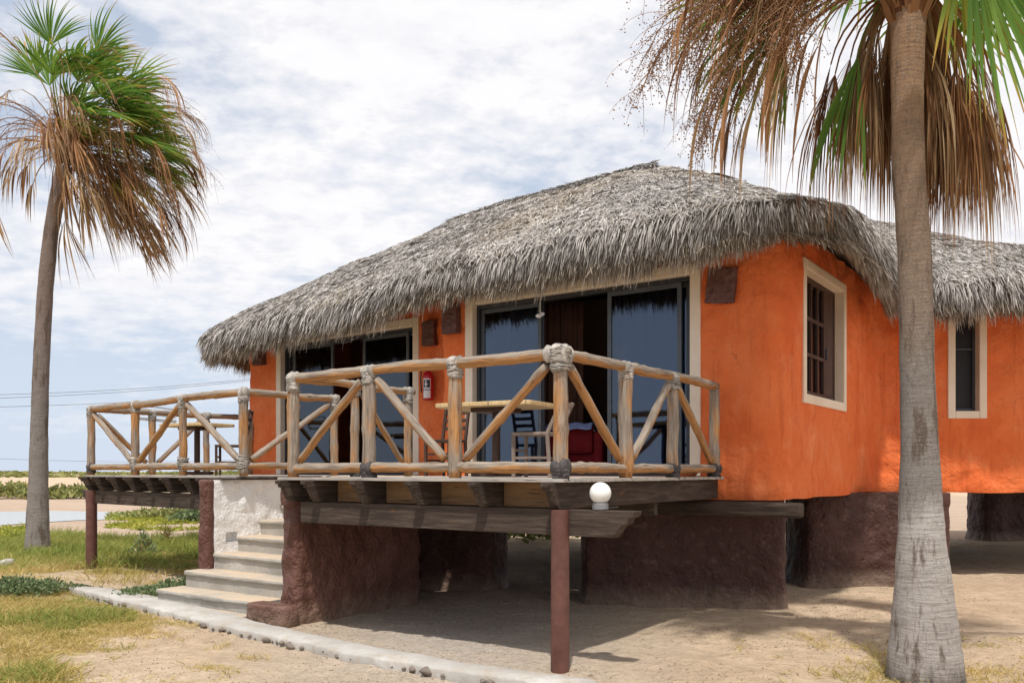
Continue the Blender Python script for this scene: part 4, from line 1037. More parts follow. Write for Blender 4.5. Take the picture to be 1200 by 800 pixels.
nj = nr+ta*rng.normal(0, .8, nB)[:, None]+dn*rng.normal(0, .2, nB)[:, None]; nj /= np.linalg.norm(nj, axis=1, keepdims=True)
var = np.clip(.50+.14*clump+.22*cl2+.18*cl3+rng.normal(0, .21, nB)-.45*(cl4 > .42), 0, 1)
bend = -nr*(Ln*rng.uniform(.05, .3, nB))[:, None]
tn = (cl3+rng.normal(0, .35, nB)) > .42
for mk, mt in ((tn, 'thatch_tan'), (~tn, 'thatch')): blades('thatch', P[mk], D[mk], nj[mk], Ln[mk], Wd[mk], bend[mk], var[mk], mt, roof, 2)
# shaggy eave fringe
nF = 115000
wE = EL*near_w*np.clip(12/np.maximum(EE[:, 1], 8.5), .5, 1.5); cdf = np.cumsum(wE)/wE.sum(); i = (np.searchsorted(cdf, rng.random(nF))+rng.random(nF)) % NE
q = rng.random(nF)**.85       # 0 = top layer on the roof surface, 1 = inner bottom layer
t = np.clip(.055*(1-q)**1.3*rng.uniform(.0, 1, nF), 0, 1); P, dn, ta, nr = frames(i, t); P[:, 2] += dz(P, t)
outw = np.cross(ta, np.array([0, 0, 1.0])); c0 = P-surf(i, np.full(nF, .5)); outw *= np.sign((outw*c0).sum(1))[:, None]
cl = np.array([mn.noise(V((a_*.16, b_*2, 0))) for a_, b_ in zip(i, q)]); cb_ = np.array([mn.noise(V((a_*.75, b_*3, 7))) for a_, b_ in zip(i, q)])
low = np.array([mn.noise(V((a_*.05, 3.3, 0))) for a_ in i])
down = .85+1.7*q+rng.normal(0, .22, nF)+.3*cb_
D = outw*1.0+np.array([0, 0, -1.0])*down[:, None]+ta*(rng.normal(0, .34, nF)+.5*cl+.5*cb_)[:, None]; D /= np.linalg.norm(D, axis=1, keepdims=True)
Ln = rng.uniform(.13, .28, nF)*(1+.4*cb_+.35*low)*(.8+.3*q); Wd = rng.uniform(.008, .021, nF)
gC = np.clip(1-np.abs(i/NE*mE-12.6)/1.9, 0, 1); gD = np.clip(1-np.abs(i/NE*mE-10.1)/.9, 0, 1); Ln *= 1-.25*gC+.08*gD; P[:, 2] -= gD*.04*q
P[:, 2] += gC*.10*q
P = P-outw*(.19*q+.02+rng.uniform(-.05, .05, nF))[:, None]+np.array([0, 0, 1.0])*(.045-.165*q+rng.uniform(-.04, .03, nF))[:, None]
nj = outw*rng.uniform(.2, 1, nF)[:, None]+np.array([0, 0, 1.0])*rng.uniform(.2, 1, nF)[:, None]+ta*rng.normal(0, .7, nF)[:, None]; nj /= np.linalg.norm(nj, axis=1, keepdims=True)
bend = np.stack([np.zeros(nF), np.zeros(nF), -Ln*rng.uniform(.2, .55, nF)], 1)
var = np.clip(.52+.20*cb_+.15*cl+rng.normal(0, .20, nF), 0, 1)
sel = q < .55
def sub(mask, matn, nm): blades(nm, P[mask], D[mask], nj[mask], Ln[mask], Wd[mask], bend[mask], var[mask], matn, roof, 2)
sub(sel, 'thatch', 'eave_fringe'); sub(~sel, 'thatch_tan', 'eave_fringe')
# inner shaggy underside layer
nU = 14000
i = (np.searchsorted(cdf, rng.random(nU))+rng.random(nU)) % NE; t = rng.uniform(.02, .2, nU); P, dn, ta, nr = frames(i, t); P = P-np.array([0, 0, 1.0])*rng.uniform(.25, .33, nU)[:, None]
D = dn*.8+np.array([0, 0, -1.0])*rng.uniform(.1, .7, nU)[:, None]+ta*rng.normal(0, .35, nU)[:, None]; D /= np.linalg.norm(D, axis=1, keepdims=True)
blades('eave_lining', P, D, nr+ta*rng.normal(0, .5, nU)[:, None], rng.uniform(.15, .35, nU), rng.uniform(.012, .028, nU), np.zeros((nU, 3)), rng.uniform(0, .7, nU), 'thatch_tan', roof, 1)
# ridge roll
mb = MB(); rp = [W(6.45-k*.2, 6.5, (6.26+.14*min(1, (k*.2)/3.5))+.02) for k in range(0, 22)]
rp = [p+V((0, 0, .02*mn.noise(p*2))) for p in rp]
mb.tube(rp, [(.07+.012*mn.noise(V((k*.8, 0, 0))))*min(1, .15+k/6) for k in range(len(rp))], 10, True, .2)
rc = mb.build('ridge_cap', 'soffit', roof, smooth=True)
nC = 5200; kk = rng.random(nC)*(len(rp)-1.01); k0 = kk.astype(int); f = kk-k0; A0 = np.array([list(p) for p in rp]); Pc = A0[k0]*(1-f)[:, None]+A0[k0+1]*f[:, None]
tx = np.array([UX, UY, 0.0]); sy = np.array([VX, VY, 0.0]); ang = rng.uniform(-1.5, 1.5, nC); on = sy*np.sin(ang)[:, None]+np.array([0, 0, 1.0])*np.cos(ang)[:, None]
D = tx*(-rng.choice([-1, 1], nC)*rng.uniform(.4, 1.2, nC))[:, None]+(sy*np.cos(ang)[:, None]-np.array([0, 0, 1.0])*np.sin(ang)[:, None])*(np.sign(ang)*rng.uniform(.1, 1, nC))[:, None]+on*rng.normal(.02, .05, nC)[:, None]
D /= np.linalg.norm(D, axis=1, keepdims=True)
blades('ridge_thatch', Pc+on*(.072*np.minimum(1, .1+kk/6))[:, None], D, on+rng.normal(0, .3, (nC, 3)), rng.uniform(.08, .18, nC), rng.uniform(.010, .022, nC), np.zeros((nC, 3)), np.clip(rng.normal(.52, .2, nC), 0, 1), 'thatch', roof, 2)

# ------------------------------------------------------------------ decks
def frameM(o, x, y):   # 4x4 with local x,y axes in plan
    return Matrix(((x.x, y.x, 0, o.x), (x.y, y.y, 0, o.y), (0, 0, 1, o.z), (0, 0, 0, 1)))
def lash(mb, p, r, h, turns=5, n=14):
    """knobbly wrapping of rope round a joint"""
    pts = []; rad = []; m_ = turns*4
    for i in range(m_+1):
        t = i/m_; pts.append(V(p)+V((0, 0, (t-.5)*h))+V((mn.noise(V((i, 0, p[0])))*.006, mn.noise(V((i, 5, p[0])))*.006, 0)))
        rad.append(r*(1.03+.05*math.sin(t*turns*2*math.pi)+.10*mn.noise(V((i*.7, p[0]*5, p[1])))) * (.8 if i in (0, m_) else 1))
    mb.tube(pts, rad, n, True, .28)
def lash_x(mb, p, d, r, h):
    pts = []; rad = []; d = V(d).normalized()
    for i in range(9):
        t = i/8; pts.append(V(p)+d*(t-.5)*h); rad.append(r*(1.04+.07*math.sin(t*12)+.12*mn.noise(V((i*.7, p[1]*5, p[0]))))*(.85 if i in (0, 8) else 1))
    mb.tube(pts, rad, 12, True, .3)
def strands(mb, p, r, h, n=9):
    for k in range(n):
        a0 = random.uniform(0, 6.28); z0 = random.uniform(-h/2, h/2); z1 = random.uniform(-h/2, h/2); pts = []
        for i in range(13):
            t = i/12; a_ = a0+t*random.choice([5.5, 5.5]); pts.append(V(p)+V((math.cos(a_)*r, math.sin(a_)*r, z0+(z1-z0)*t)))
        mb.tube(pts, .006, 4, False)
def side_run(rl, O, dirv, posts, ztop, zbot, pr, rr2, br, braces, ends, lash_posts=True, nolast=False, skip_first=False, endrail=.0, base_rubber=()):
    O = V(O); d = V(dirv).normalized(); pr *= .93; rr2 *= .93; br *= .94
    for k, x in enumerate(posts):
        if k == 0 and skip_first: continue
        p = O+d*x; mb = MB(); mb.log(p+V((0, 0, ZF+.002)), p+V((0, 0, ztop-.02)), pr*random.uniform(.93, 1.06), 8, 14, .008); mb.build('post', 'log', rl, smooth=True)
        if lash_posts and not (k == len(posts)-1 and nolast):
            m2 = MB(); lash(m2, p+V((0, 0, ztop-.06)), pr*1.08, .13); lash_x(m2, p+V((0, 0, ztop+.0)), d, rr2*1.14, .15); strands(m2, p+V((0, 0, ztop-.06)), pr*1.15, .15)
            m2.build('lashing', 'lashing', rl, smooth=True)
        m3 = MB(); 
        if k in base_rubber:
            lash_x(m3, p+V((0, 0, zbot)), d, rr2*1.35, .13); lash(m3, p+V((0, 0, zbot-.04)), pr*1.15, .12); m3.build('joint_wrap', 'rubber', rl, smooth=True)
    a = O+d*(posts[0]-ends[0]); b = O+d*(posts[-1]+ends[1])
    cut = [posts[0]-ends[0]]+[x for x in posts[1:-1]]+[posts[-1]+ends[1]]
    mb = MB(); mb.log(a+V((0, 0, ztop)), b+V((0, 0, ztop+.0)), rr2, 20, 14, .03); mb.build('rail', 'log', rl, smooth=True)
    a2 = O+d*posts[0]; b2 = O+d*posts[-1]
    nrm_ = V((d.y, -d.x, 0))*0
    mb = MB(); mb.log(a2+V((0, 0, zbot)), b2+V((0, 0, zbot)), rr2*.95, 20, 14, .02); mb.build('rail', 'log', rl, smooth=True)
    for (x0, za, x1, zb) in braces:
        sgn = 1 if x1 > x0 else -1
        zz_ = {'t': ztop-.09, 'b': zbot+.08}
        mb = MB(); mb.log(O+d*(x0+sgn*.05)+V((0, 0, zz_[za])), O+d*(x1-sgn*.06)+V((0, 0, zz_[zb])), br, 10, 12, .012); mb.build('brace', 'log', rl, smooth=True)
def deck(label, O, du, dv, lu, lv, joists, beam_over, post_px, Ofull, group, beam_len=None, notch_left=False, seed=1):
    random.seed(seed)
    t = thing('timber_deck', label, 'deck', (O.x, O.y, 0), group)
    M0 = frameM(V((O.x, O.y, 0)), du, dv); R3 = M0.to_3x3()
    # boards run along du
    mb = MB(); n = int(lv/.118); pitch = lv/n
    for k in range(n):
        so = .08+.117*pitch*(k+.5) if notch_left else 0
        c = M0@V((lu/2+so/2+random.uniform(-.008, .008), -.06+pitch*(k+.5), ZF-.016+random.uniform(-.0015, .0015))); mb.box(c, (lu-so+.10 if notch_left else lu+.14, pitch-.008, .028), R3)
    db = mb.build('deck_board', 'deck_wood', t, bevel=.003)
    # joists with scrolled ends
    zt, zb = ZF-.032, 1.292
    for j in joists:
        prof = [(-.16, zt), (-.16, zt-.035), (-.125, zt-.04), (-.12, zt-.07), (-.085, zt-.075), (-.075, zt-.105), (-.05, zt-.135), (-.035, zt-.175), (-.005, zt-.20), (.02, zb), (lv-.06, zb), (lv-.06, zt)]
        Mj = M0@Matrix(((0, 1, 0, j), (1, 0, 0, 0), (0, 0, 1, 0), (0, 0, 0, 1)))
        mb = MB(); mb.prism(prof, Mj, .075); mb.build('joist', 'dark_timber', t, bevel=.004)
    # front beam with stepped end
    bl = beam_over; x1 = beam_len or lu-.1
    z1, z0 = 1.289, 1.075
    prof = [(-bl, z1), (-bl+.015, z1-.045), (-bl+.06, z1-.055), (-bl+.075, z1-.10), (-bl+.12, z1-.115), (-bl+.16, z1-.165), (-bl+.20, z0), (x1, z0), (x1, z1)]
    if notch_left: prof = [(.27, z1), (.27, z0), (x1+.28, z0), (x1+.30, z0+.08), (x1+.36, z0+.11), (x1+.40, z1-.06), (x1+.46, z1-.01), (x1+.46, z1)]
    Mb = M0@Matrix.Translation((0, .115, 0)); mb = MB(); mb.prism(prof, Mb, .12); mb.build('beam', 'dark_timber', t, bevel=.006)
    return t, M0
du = V((UX, UY, 0)); dv = V((VX, VY, 0))
O1 = W(0, 0)
dk1, M1 = deck('larger near timber deck whose log railing comes to a corner towards the camera', O1, du, dv, 3.32, 3.50, [.04, .78, 1.50, 2.20, 2.88, 3.26], .66, None, None, 'decks in front of the hut', 3.16)
mb = MB(); p = W(0, .02); mb.tube([p+V((0, 0, -.05)), p+V((0, 0, .4)), p+V((0, 0, .9)), p+V((0, 0, 1.289))], [.0775, .0765, .075, .075], 28); mb.build('support_post', 'post_paint', dk1, smooth=False); smooth_angle(bpy.data.objects['support_post'], 40)
for a_, b_ in ((.04, .78), (.78, 1.5), (1.5, 2.2), (2.2, 2.88)):
    mb = MB(); mb.ubox(a_+.04, b_-.04, .27, .30, 1.294, 1.505); mb.build('blocking', 'pale_timber', dk1, bevel=.003)
mb = MB(); mb.ubox(.06, 3.2, 1.9, 1.98, 1.16, 1.29); mb.build('beam', 'dark_timber', dk1, bevel=.005)
mb = MB(); mb.ubox(3.17, 3.18, .05, .4, 1.0, 1.1)
ZT1, ZB1 = 2.56, 1.63
random.seed(3)
rl = bpy.data.objects.new('railing', None); COL.objects.link(rl); rl.parent = dk1
side_run(rl, W(0, .03), du, [0, 1.1, 2.16, 3.24], ZT1, ZB1, .066, .054, .043, [(0.08, 't', 1.04, 'b'), (2.1, 't', 1.16, 'b'), (2.22, 't', 3.2, 'b')], (.02, .06), base_rubber=(0, 2))
side_run(rl, W(0, .03), dv, [0, 1.14, 2.18, 3.30], ZT1, ZB1, .066, .052, .043, [(.08, 't', 1.08, 'b'), (1.2, 'b', 2.12, 't'), (2.24, 't', 3.26, 'b')], (0, .06), nolast=True, skip_first=True, base_rubber=(2, 3))
side_run(rl, W(3.24, .03), dv, [0, .88, 1.76], ZT1, ZB1, .055, .045, .036, [(.94, 't', 1.72, 'b')], (0, .1), skip_first=True, base_rubber=(1,))
# big corner wrap
mb = MB(); lash(mb, W(0, .03, ZT1-.04), .080, .20, 6, 18); strands(mb, W(0, .03, ZT1-.04), .088, .2, 18); lash_x(mb, W(.09, .03, ZT1), du, .066, .10); lash_x(mb, W(0, .12, ZT1), dv, .066, .10)
mb.build('lashing', 'lashing', rl, smooth=True)
# left deck
c6, s6 = math.cos(R(6.6)), math.sin(R(6.6))
du2 = (du*c6+dv*s6); dv2 = (dv*c6-du*s6)
O2 = W(5.45, 1.08)
dk2, M2 = deck('smaller far timber deck at the left end of the hut with a log railing', O2, du2, dv2, 4.72, 3.35, [.40, .85, 1.30, 1.88, 2.46, 3.04, 3.62, 4.20, 4.66], 0, None, None, 'decks in front of the hut', 4.66, True, 2)
p = O2+du2*4.64+dv2*.03; mb = MB(); mb.tube([p+V((0, 0, -.05)), p+V((0, 0, .6)), p+V((0, 0, 1.289))], [.088, .086, .085], 24); smooth_angle(mb.build('support_post', 'post_paint', dk2), 40)
random.seed(4)
ZT2, ZB2 = 2.62, 1.67
rl2 = bpy.data.objects.new('railing', None); COL.objects.link(rl2); rl2.parent = dk2
side_run(rl2, O2+dv2*.03, du2, [0, 1.58, 3.06, 4.66], ZT2, ZB2, .064, .056, .048, [(.06, 'b', 1.52, 't'), (1.64, 't', 3.0, 'b'), (3.12, 'b', 4.6, 't')], (.03, .06), base_rubber=(3,))
side_run(rl2, O2+dv2*.03, dv2, [0, 1.42], ZT2, ZB2, .06, .052, .045, [(.06, 'b', 1.38, 't')], (0, .06), skip_first=True)
side_run(rl2, O2+du2*4.66+dv2*.03, dv2, [0, 1.03, 2.04, 2.95], ZT2, ZB2, .06, .052, .045, [(.06, 't', .98, 'b'), (1.08, 'b', 2.0, 't')], (0, .05), skip_first=True)
for q in (O2+du2*1.58, O2+du2*3.06, O2+du2*.02): 
    mb = MB(); lash(mb, q+dv2*.03+V((0, 0, ZB2+.05)), .072, .14); strands(mb, q+dv2*.03+V((0, 0, ZB2+.04)), .078, .2, 12); mb.build('lashing', 'lashing', rl2, smooth=True)

# ------------------------------------------------------------------ stairs
ST = thing('staircase', 'pale concrete steps rising between the two decks', 'stairs', W(4.5, .2, 0))
rz = 1.54/8; vr_ = [.05, .37, .70, 1.05, 1.40, 1.75, 2.10, 2.45]
for k in range(8):
    ul = [5.70, 5.62][k] if k < 2 else 5.53
    ur = 3.50 if k else 3.80
    v1 = vr_[k+1]+.05 if k < 7 else 3.6
    zt = rz*(k+1) if k < 7 else ZF-.004
    z0 = rz*k-.03 if k else -.05
    # profile with rounded nose, extruded along u
    v0 = vr_[k]; prof = [(v0+.02, z0), (v0+.02, zt-.055), (v0-.004, zt-.05), (v0-.012, zt-.03), (v0-.006, zt-.008), (v0+.012, zt), (v1, zt), (v1, z0)]
    M_ = frameM(W(ur, 0, 0), dv, du)@Matrix.Translation((0, (ul-ur)/2, 0)); n_ = 26; mb = MB()
    kk_ = len(prof); vs = []
    for i in range(n_+1):
        for x, z in prof:
            y = (i/n_-.5)*(ul-ur); q = V((x, y, z)); e_ = .008*mn.fractal(V((y*3, x*6+k, z*6)), .7, 2, 3); vs.append(M_@(q+V((e_, 0, e_*.6))))
    fs = [(i*kk_+j, i*kk_+(j+1) % kk_, (i+1)*kk_+(j+1) % kk_, (i+1)*kk_+j) for i in range(n_) for j in range(kk_)]+[tuple(range(kk_)), tuple(reversed(range(n_*kk_, (n_+1)*kk_)))]
    mb.add(vs, fs, vs); smooth_angle(mb.build('step', 'concrete', ST), 35)
def lump_wall(u0, u1, v0, v1, z0, z1, name, material, parent, amp=.02, niche=None, zsl=None, th_dir='u'):
    """plastered wall: rounded plan run on all sides, closed on top"""
    r = min(.06, abs(u1-u0)*.35); pts = []
    def q(u, v): pts.append(w2(u, v))
    for (cu, cv, a0) in ((u0+r, v0+r, 180), (u1-r, v0+r, 270), (u1-r, v1-r, 0), (u0+r, v1-r, 90)):
        for i in range(5):
            a = R(a0+i*22.5); q(cu+r*math.cos(a), cv+r*math.sin(a))
    pts.append(pts[0]); rn = Run(pts); mb = MB(); ss = list(np.linspace(0, rn.d[-1], max(24, int(rn.d[-1]/.045)))); nz = max(3, int((z1-z0)/.045))
    c = W((u0+u1)/2, (v0+v1)/2); vs = []
    m_ = len(ss)-1
    for j in range(nz+5):
        jj = min(j, nz); z = z0+(z1-z0)*jj/nz; ins = 0
        if j > nz-1: z = z1-.0-(.02, .007, 0, 0, 0)[min(4, j-nz)] ; ins = (.0, .012, .035, .06, .08)[min(4, j-nz)]
        for s in ss[:-1]:
            p = rn.pos(s); n = rn.nrm(s, .02); pc = V((p.x, p.y))
            if (V((p.x+n.x*.01-c.x, p.y+n.y*.01-c.y)).length < V((p.x-c.x, p.y-c.y)).length) and False: n = -n
            n = n*SG2
            e_ = mn.fractal(V((p.x*5, p.y*5, z*5)), .7, 2, 3)*amp-ins
            vs.append((p.x+n.x*e_, p.y+n.y*e_, z))
    rows = nz+5
    fs = [(j*m_+i, j*m_+(i+1) % m_, (j+1)*m_+(i+1) % m_, (j+1)*m_+i) for j in range(rows-1) for i in range(m_)]+[tuple(range((rows-1)*m_, rows*m_))]
    mb.add(vs, fs, vs); return smooth_angle(mb.build(name, material, parent), 60)
# orientation of the outward normal for such loops
tmp = Run([w2(0, 0), w2(1, 0), w2(1, 1), w2(0, 1), w2(0, 0)]); nn_ = tmp.nrm(.5); SG2 = 1 if (nn_.x*VX+nn_.y*VY) < 0 else -1
lump_wall(3.30, 3.56, .12, 2.10, -.06, ZF-.25, 'side_wall', 'maroon', ST, .03)
lump_wall(3.30, 3.56, .10, .36, ZF-.3, ZF-.034, 'side_wall', 'maroon', ST, .012)
lump_wall(3.28, 3.88, -.08, .16, -.06, .205, 'side_wall', 'maroon', ST, .03)
# white inner wall with its niche: the face looks along -u
rn = Run([w2(5.50, .72), w2(5.50, 3.5)]); n0 = rn.nrm(1); sg = 1 if (n0.x*UX+n0.y*UY) < 0 else -1
wm = wall_sheet(rn, -.05, 1.49, [(.16, .34, .70, .83)], .09, .034, .045, sg)
ww = smooth_angle(wm.build('side_wall', 'white_plaster', ST), 60); 
mb = MB(); mb.ubox(5.592, 5.66, .72, 3.5, -.05, 1.48); mb.build('wall_core', 'white_plaster', ST)
lump_wall(5.505, 5.70, .60, .74, -.06, 1.50, 'pillar', 'maroon', ST, .014)
mb = MB(); mb.ubox(5.45, 5.75, .8, 3.5, 1.492, 1.505); mb.build('wall_cap', 'dark_timber', ST)

# ------------------------------------------------------------------ furniture
def local_box(mb, x0, x1, y0, y1, z0, z1): mb.box(((x0+x1)/2, (y0+y1)/2, (z0+z1)/2), (x1-x0, y1-y0, z1-z0)); return mb
def chair(label, loc, rz_, material, group=None, slats=4, height=.95, lean=.10):
    """faces local -y"""
    t = thing('chair', label, 'chair', loc, group); t.rotation_euler = (0, 0, rz_); w_ = .40
    mb = MB(); local_box(mb, -w_/2, w_/2, -.2, .2, .43, .465); mb.build('seat', material, t, bevel=.008, local=True)
    for sx in (-1, 1):
        mb = MB(); mb.bar((sx*(w_/2-.02), -.18, 0), (sx*(w_/2-.02), -.18, .43), .035, .035); mb.build('leg', material, t, bevel=.003, local=True)
        mb = MB(); mb.bar((sx*(w_/2-.02), .22, 0), (sx*(w_/2-.02), .19, .45), .035, .035); mb.bar((sx*(w_/2-.02), .19, .45), (sx*(w_/2-.02), .19+lean, height), .035, .035); mb.build('leg', material, t, bevel=.003, local=True)
    mb = MB(); 
    for k in range(slats):
        f = (k+1)/slats; z = .52+(height-.55)*f; y = .19+lean*(z-.45)/(height-.45); mb.bar((-w_/2+.035, y, z), (w_/2-.035, y, z), .016, .05)
    mb.build('backrest', material, t, bevel=.003, local=True)
    mb = MB()
    for z in (.2,): 
        for sx in (-1, 1): mb.bar((sx*(w_/2-.02), -.16, z), (sx*(w_/2-.02), .19, z), .02, .025)
        mb.bar((-w_/2+.03, -.18, z+.08), (w_/2-.03, -.18, z+.08), .02, .025)
    mb.build('stretcher', material, t, local=True); return t
def table(label, loc, rz_, w_, d_, h, material, group=None):
    t = thing('table', label, 'table', loc, group); t.rotation_euler = (0, 0, rz_); mb = MB()
    r = .09; pts = []
    for cx_, cy_, a0 in ((w_/2-r, d_/2-r, 0), (-w_/2+r, d_/2-r, 90), (-w_/2+r, -d_/2+r, 180), (w_/2-r, -d_/2+r, 270)):
        for i in range(5): a = R(a0+22.5*i); pts.append((cx_+r*math.cos(a), cy_+r*math.sin(a)))
    k = len(pts); vs = [(x, y, h-.045) for x, y in pts]+[(x, y, h) for x, y in pts]
    mb.add(vs, [tuple(reversed(range(k))), tuple(range(k, 2*k))]+[(i, (i+1) % k, k+(i+1) % k, k+i) for i in range(k)], vs); mb.build('tabletop', material, t, bevel=.006, local=True)
    mb = MB(); mb.box((0, 0, h-.07), (.4, .4, .045)); mb.tube([(0, 0, .03), (0, 0, h-.07)], .045, 16); mb.build('pedestal', 'chair_wood', t, local=True)
    mb = MB(); mb.bar((-.3, 0, .03), (.3, 0, .03), .07, .05); mb.bar((0, -.3, .034), (0, .3, .034), .07, .05); mb.build('foot', 'chair_wood', t, bevel=.01, local=True); return t
ang = math.atan2(UY, UX)
p = W(1.72, 1.5, ZF); table('wooden pedestal table with a honey top behind the near railing', p, ang+.12, 1.15, .75, .78, 'table_top')
p = at(522, 560, 11.0); chair('dark ladder back chair by the orange pillar on the near deck', (p.x, p.y, ZF), math.atan2(-.3, 1)+math.pi*.0+2.9-math.pi, 'chair_wood', None, 4, .96)
p = at(628, 560, 8.95); chair('weathered grey brown chair to the right of the near deck table', (p.x, p.y, ZF), R(-112), 'grey_chair', None, 2, .78, .16)
p = at(231, 560, 13.4); table('dark pedestal table with a tan top on the left deck', (p.x, p.y, ZF), ang+.1, 1.0, .7, .80, 'table_top')
p = at(270, 560, 13.1); chair('dark wooden chair facing the table on the left deck', (p.x, p.y, ZF), R(-80), 'chair_wood', None, 4, 1.0, .12)
# slatted panel beyond the far rail of the left deck
t = thing('slatted_panel', 'pale grey slatted panel leaning outside the far rail of the left deck', 'panel', (-6.3, 15.0, 0))
a = at(163, 474, 15.0); b = at(205, 480, 15.4); c = at(160, 490, 14.8); d_ = at(206, 494, 15.3)
mb = MB(); mb.bar(a, b, .03, .03); mb.bar(c, d_, .03, .05); mb.bar(a, c, .03, .03); mb.bar(b, d_, .03, .03); mb.build('panel_frame', 'panel_grey', t)
mb = MB()
for k in (.3, .62): mb.bar(a.lerp(c, k), b.lerp(d_, k), .012, .035)
mb.build('slat', 'panel_grey', t)

# armchair inside, blue cloth over it
q = W(2.62, 4.72, ZF); ac = thing('armchair', 'red upholstered armchair with white piping just inside the open door', 'armchair', q); ac.rotation_euler = (0, 0, ang+.25)
mb = MB(); local_box(mb, -.36, .36, -.36, .3, .08, .40); mb.build('seat', 'red_fabric', ac, bevel=.04, local=True)
for sx in (-1, 1):
    mb = MB(); local_box(mb, sx*.40-.07, sx*.40+.07, -.38, .36, .05, .62); mb.build('armrest', 'red_fabric', ac, bevel=.05, local=True)
mb = MB(); local_box(mb, -.33, .33, .22, .38, .3, .72); mb.build('backrest', 'red_fabric', ac, bevel=.05, local=True)
mb = MB()
for sx in (-.465, -.335, .335, .465): mb.tube([(sx, -.385, .07), (sx, -.385, .58), (sx*.98, -.36, .615), (sx, .3, .625)], .009, 6)
mb.build('piping', 'white_piping', ac, local=True)
# cloth: draped sheet
vs = []; nx_, ny_ = 16, 16
for j in range(ny_+1):
    for i in range(nx_+1):
        x = -.34+.68*i/nx_; y = .12+.38*j/ny_; zc = .735-.9*max(0, abs(y-.30)-.10)+.012*math.sin(x*22+y*9)+.01*mn.noise(V((x*6, y*6, 0))); vs.append((x, y, zc))
me = bpy.data.meshes.new('cloth'); me.from_pydata(vs, [], [(j*(nx_+1)+i, j*(nx_+1)+i+1, (j+1)*(nx_+1)+i+1, (j+1)*(nx_+1)+i) for j in range(ny_) for i in range(nx_)]); me.shade_smooth(); me.materials.append(MATS['blue_cloth'])
o = bpy.data.objects.new('folded_cloth', me); COL.objects.link(o); o.location = q; o.rotation_euler = ac.rotation_euler; md = o.modifiers.new('s', 'SOLIDIFY'); md.thickness = .01
tag(o, 'pale blue cloth laid over the back of the red armchair', 'cloth')
# curtains
def curtain(label, a, b, z0, z1, material, amp=.04, waves=9):
    a = V(a); b = V(b); d = b-a; L_ = d.length; d.normalize(); n = V((-d.y, d.x, 0)); nx_ = waves*8; vs = []
    for j, z in enumerate(np.linspace(z0, z1, 9)):
        for i in range(nx_+1):
            t = i/nx_; k = amp*math.sin(t*waves*2*math.pi+.6*math.sin(z*1.3))*(.6+.4*math.sin(i*.37))*(1.1-.4*j/8); p = a+d*L_*t+n*k; vs.append((p.x, p.y, z))
    me = bpy.data.meshes.new('curtain'); w_ = nx_+1
    me.from_pydata(vs, [], [(j*w_+i, j*w_+i+1, (j+1)*w_+i+1, (j+1)*w_+i) for j in range(8) for i in range(nx_)]); me.shade_smooth(); me.materials.append(MATS[material])
    o = bpy.data.objects.new('curtain', me); COL.objects.link(o); md = o.modifiers.new('s', 'SOLIDIFY'); md.thickness = .004; return tag(o, label, 'curtain')
curtain('pale blue curtain behind the right glass panel of the near door', W(1.28, 3.92), W(.42, 3.92), 1.57, 3.95, 'sheer', .035, 7)
curtain('dim grey curtain behind the left glass panel of the near door', W(3.55, 3.95), W(2.68, 3.95), 1.57, 3.95, 'dim_cloth', .03, 7)
curtain('dark brown curtain at the left of the near door opening', W(2.95, 4.35), W(2.42, 4.55), 1.57, 4.0, 'brown_cloth', .05, 6)
curtain('rust brown curtain inside the far door opening', W(7.5, 5.3), W(6.2, 5.2), 1.57, 3.9, 'rust_cloth', .06, 7)
curtain('pale curtain behind the right glass panel of the far door', W(6.4, 4.75), W(5.5, 4.70), 1.57, 3.95, 'dim_cloth', .03, 6)
curtain('pale curtain behind the left glass panel of the far door', W(8.75, 4.9), W(7.8, 4.85), 1.57, 3.95, 'dim_cloth', .03, 6)
# pull cord with weight in the near doorway
q = at(633, 340, 10.9); t = thing('pull_cord', 'white pull cord with a pale toggle hanging in the near doorway', 'cord', (q.x, q.y, 3.98))
mb = MB(); mb.tube([(q.x, q.y, 3.98), (q.x, q.y, 3.62)], .007, 6); mb.build('cord', 'cord', t)
mb = MB(); mb.ball((q.x-.015, q.y, 3.585), .045, 10, 6, (1, .7, .6)); mb.ball((q.x+.03, q.y, 3.61), .03, 10, 6, (1, .7, .8)); mb.build('toggle', 'label_white', t, smooth=True)
# sagging wire under the far eave
a = at(388, 399, 13.3); b = at(424, 392, 13.0); mb = MB(); mb.tube([a.lerp(b, i/10)-V((0, 0, .12*math.sin(math.pi*i/10)*.6)) for i in range(-3, 14)], .007, 5)
tag(mb.build('cable', 'wire', None), 'thin sagging cable under the thatch before the far door', 'cable')
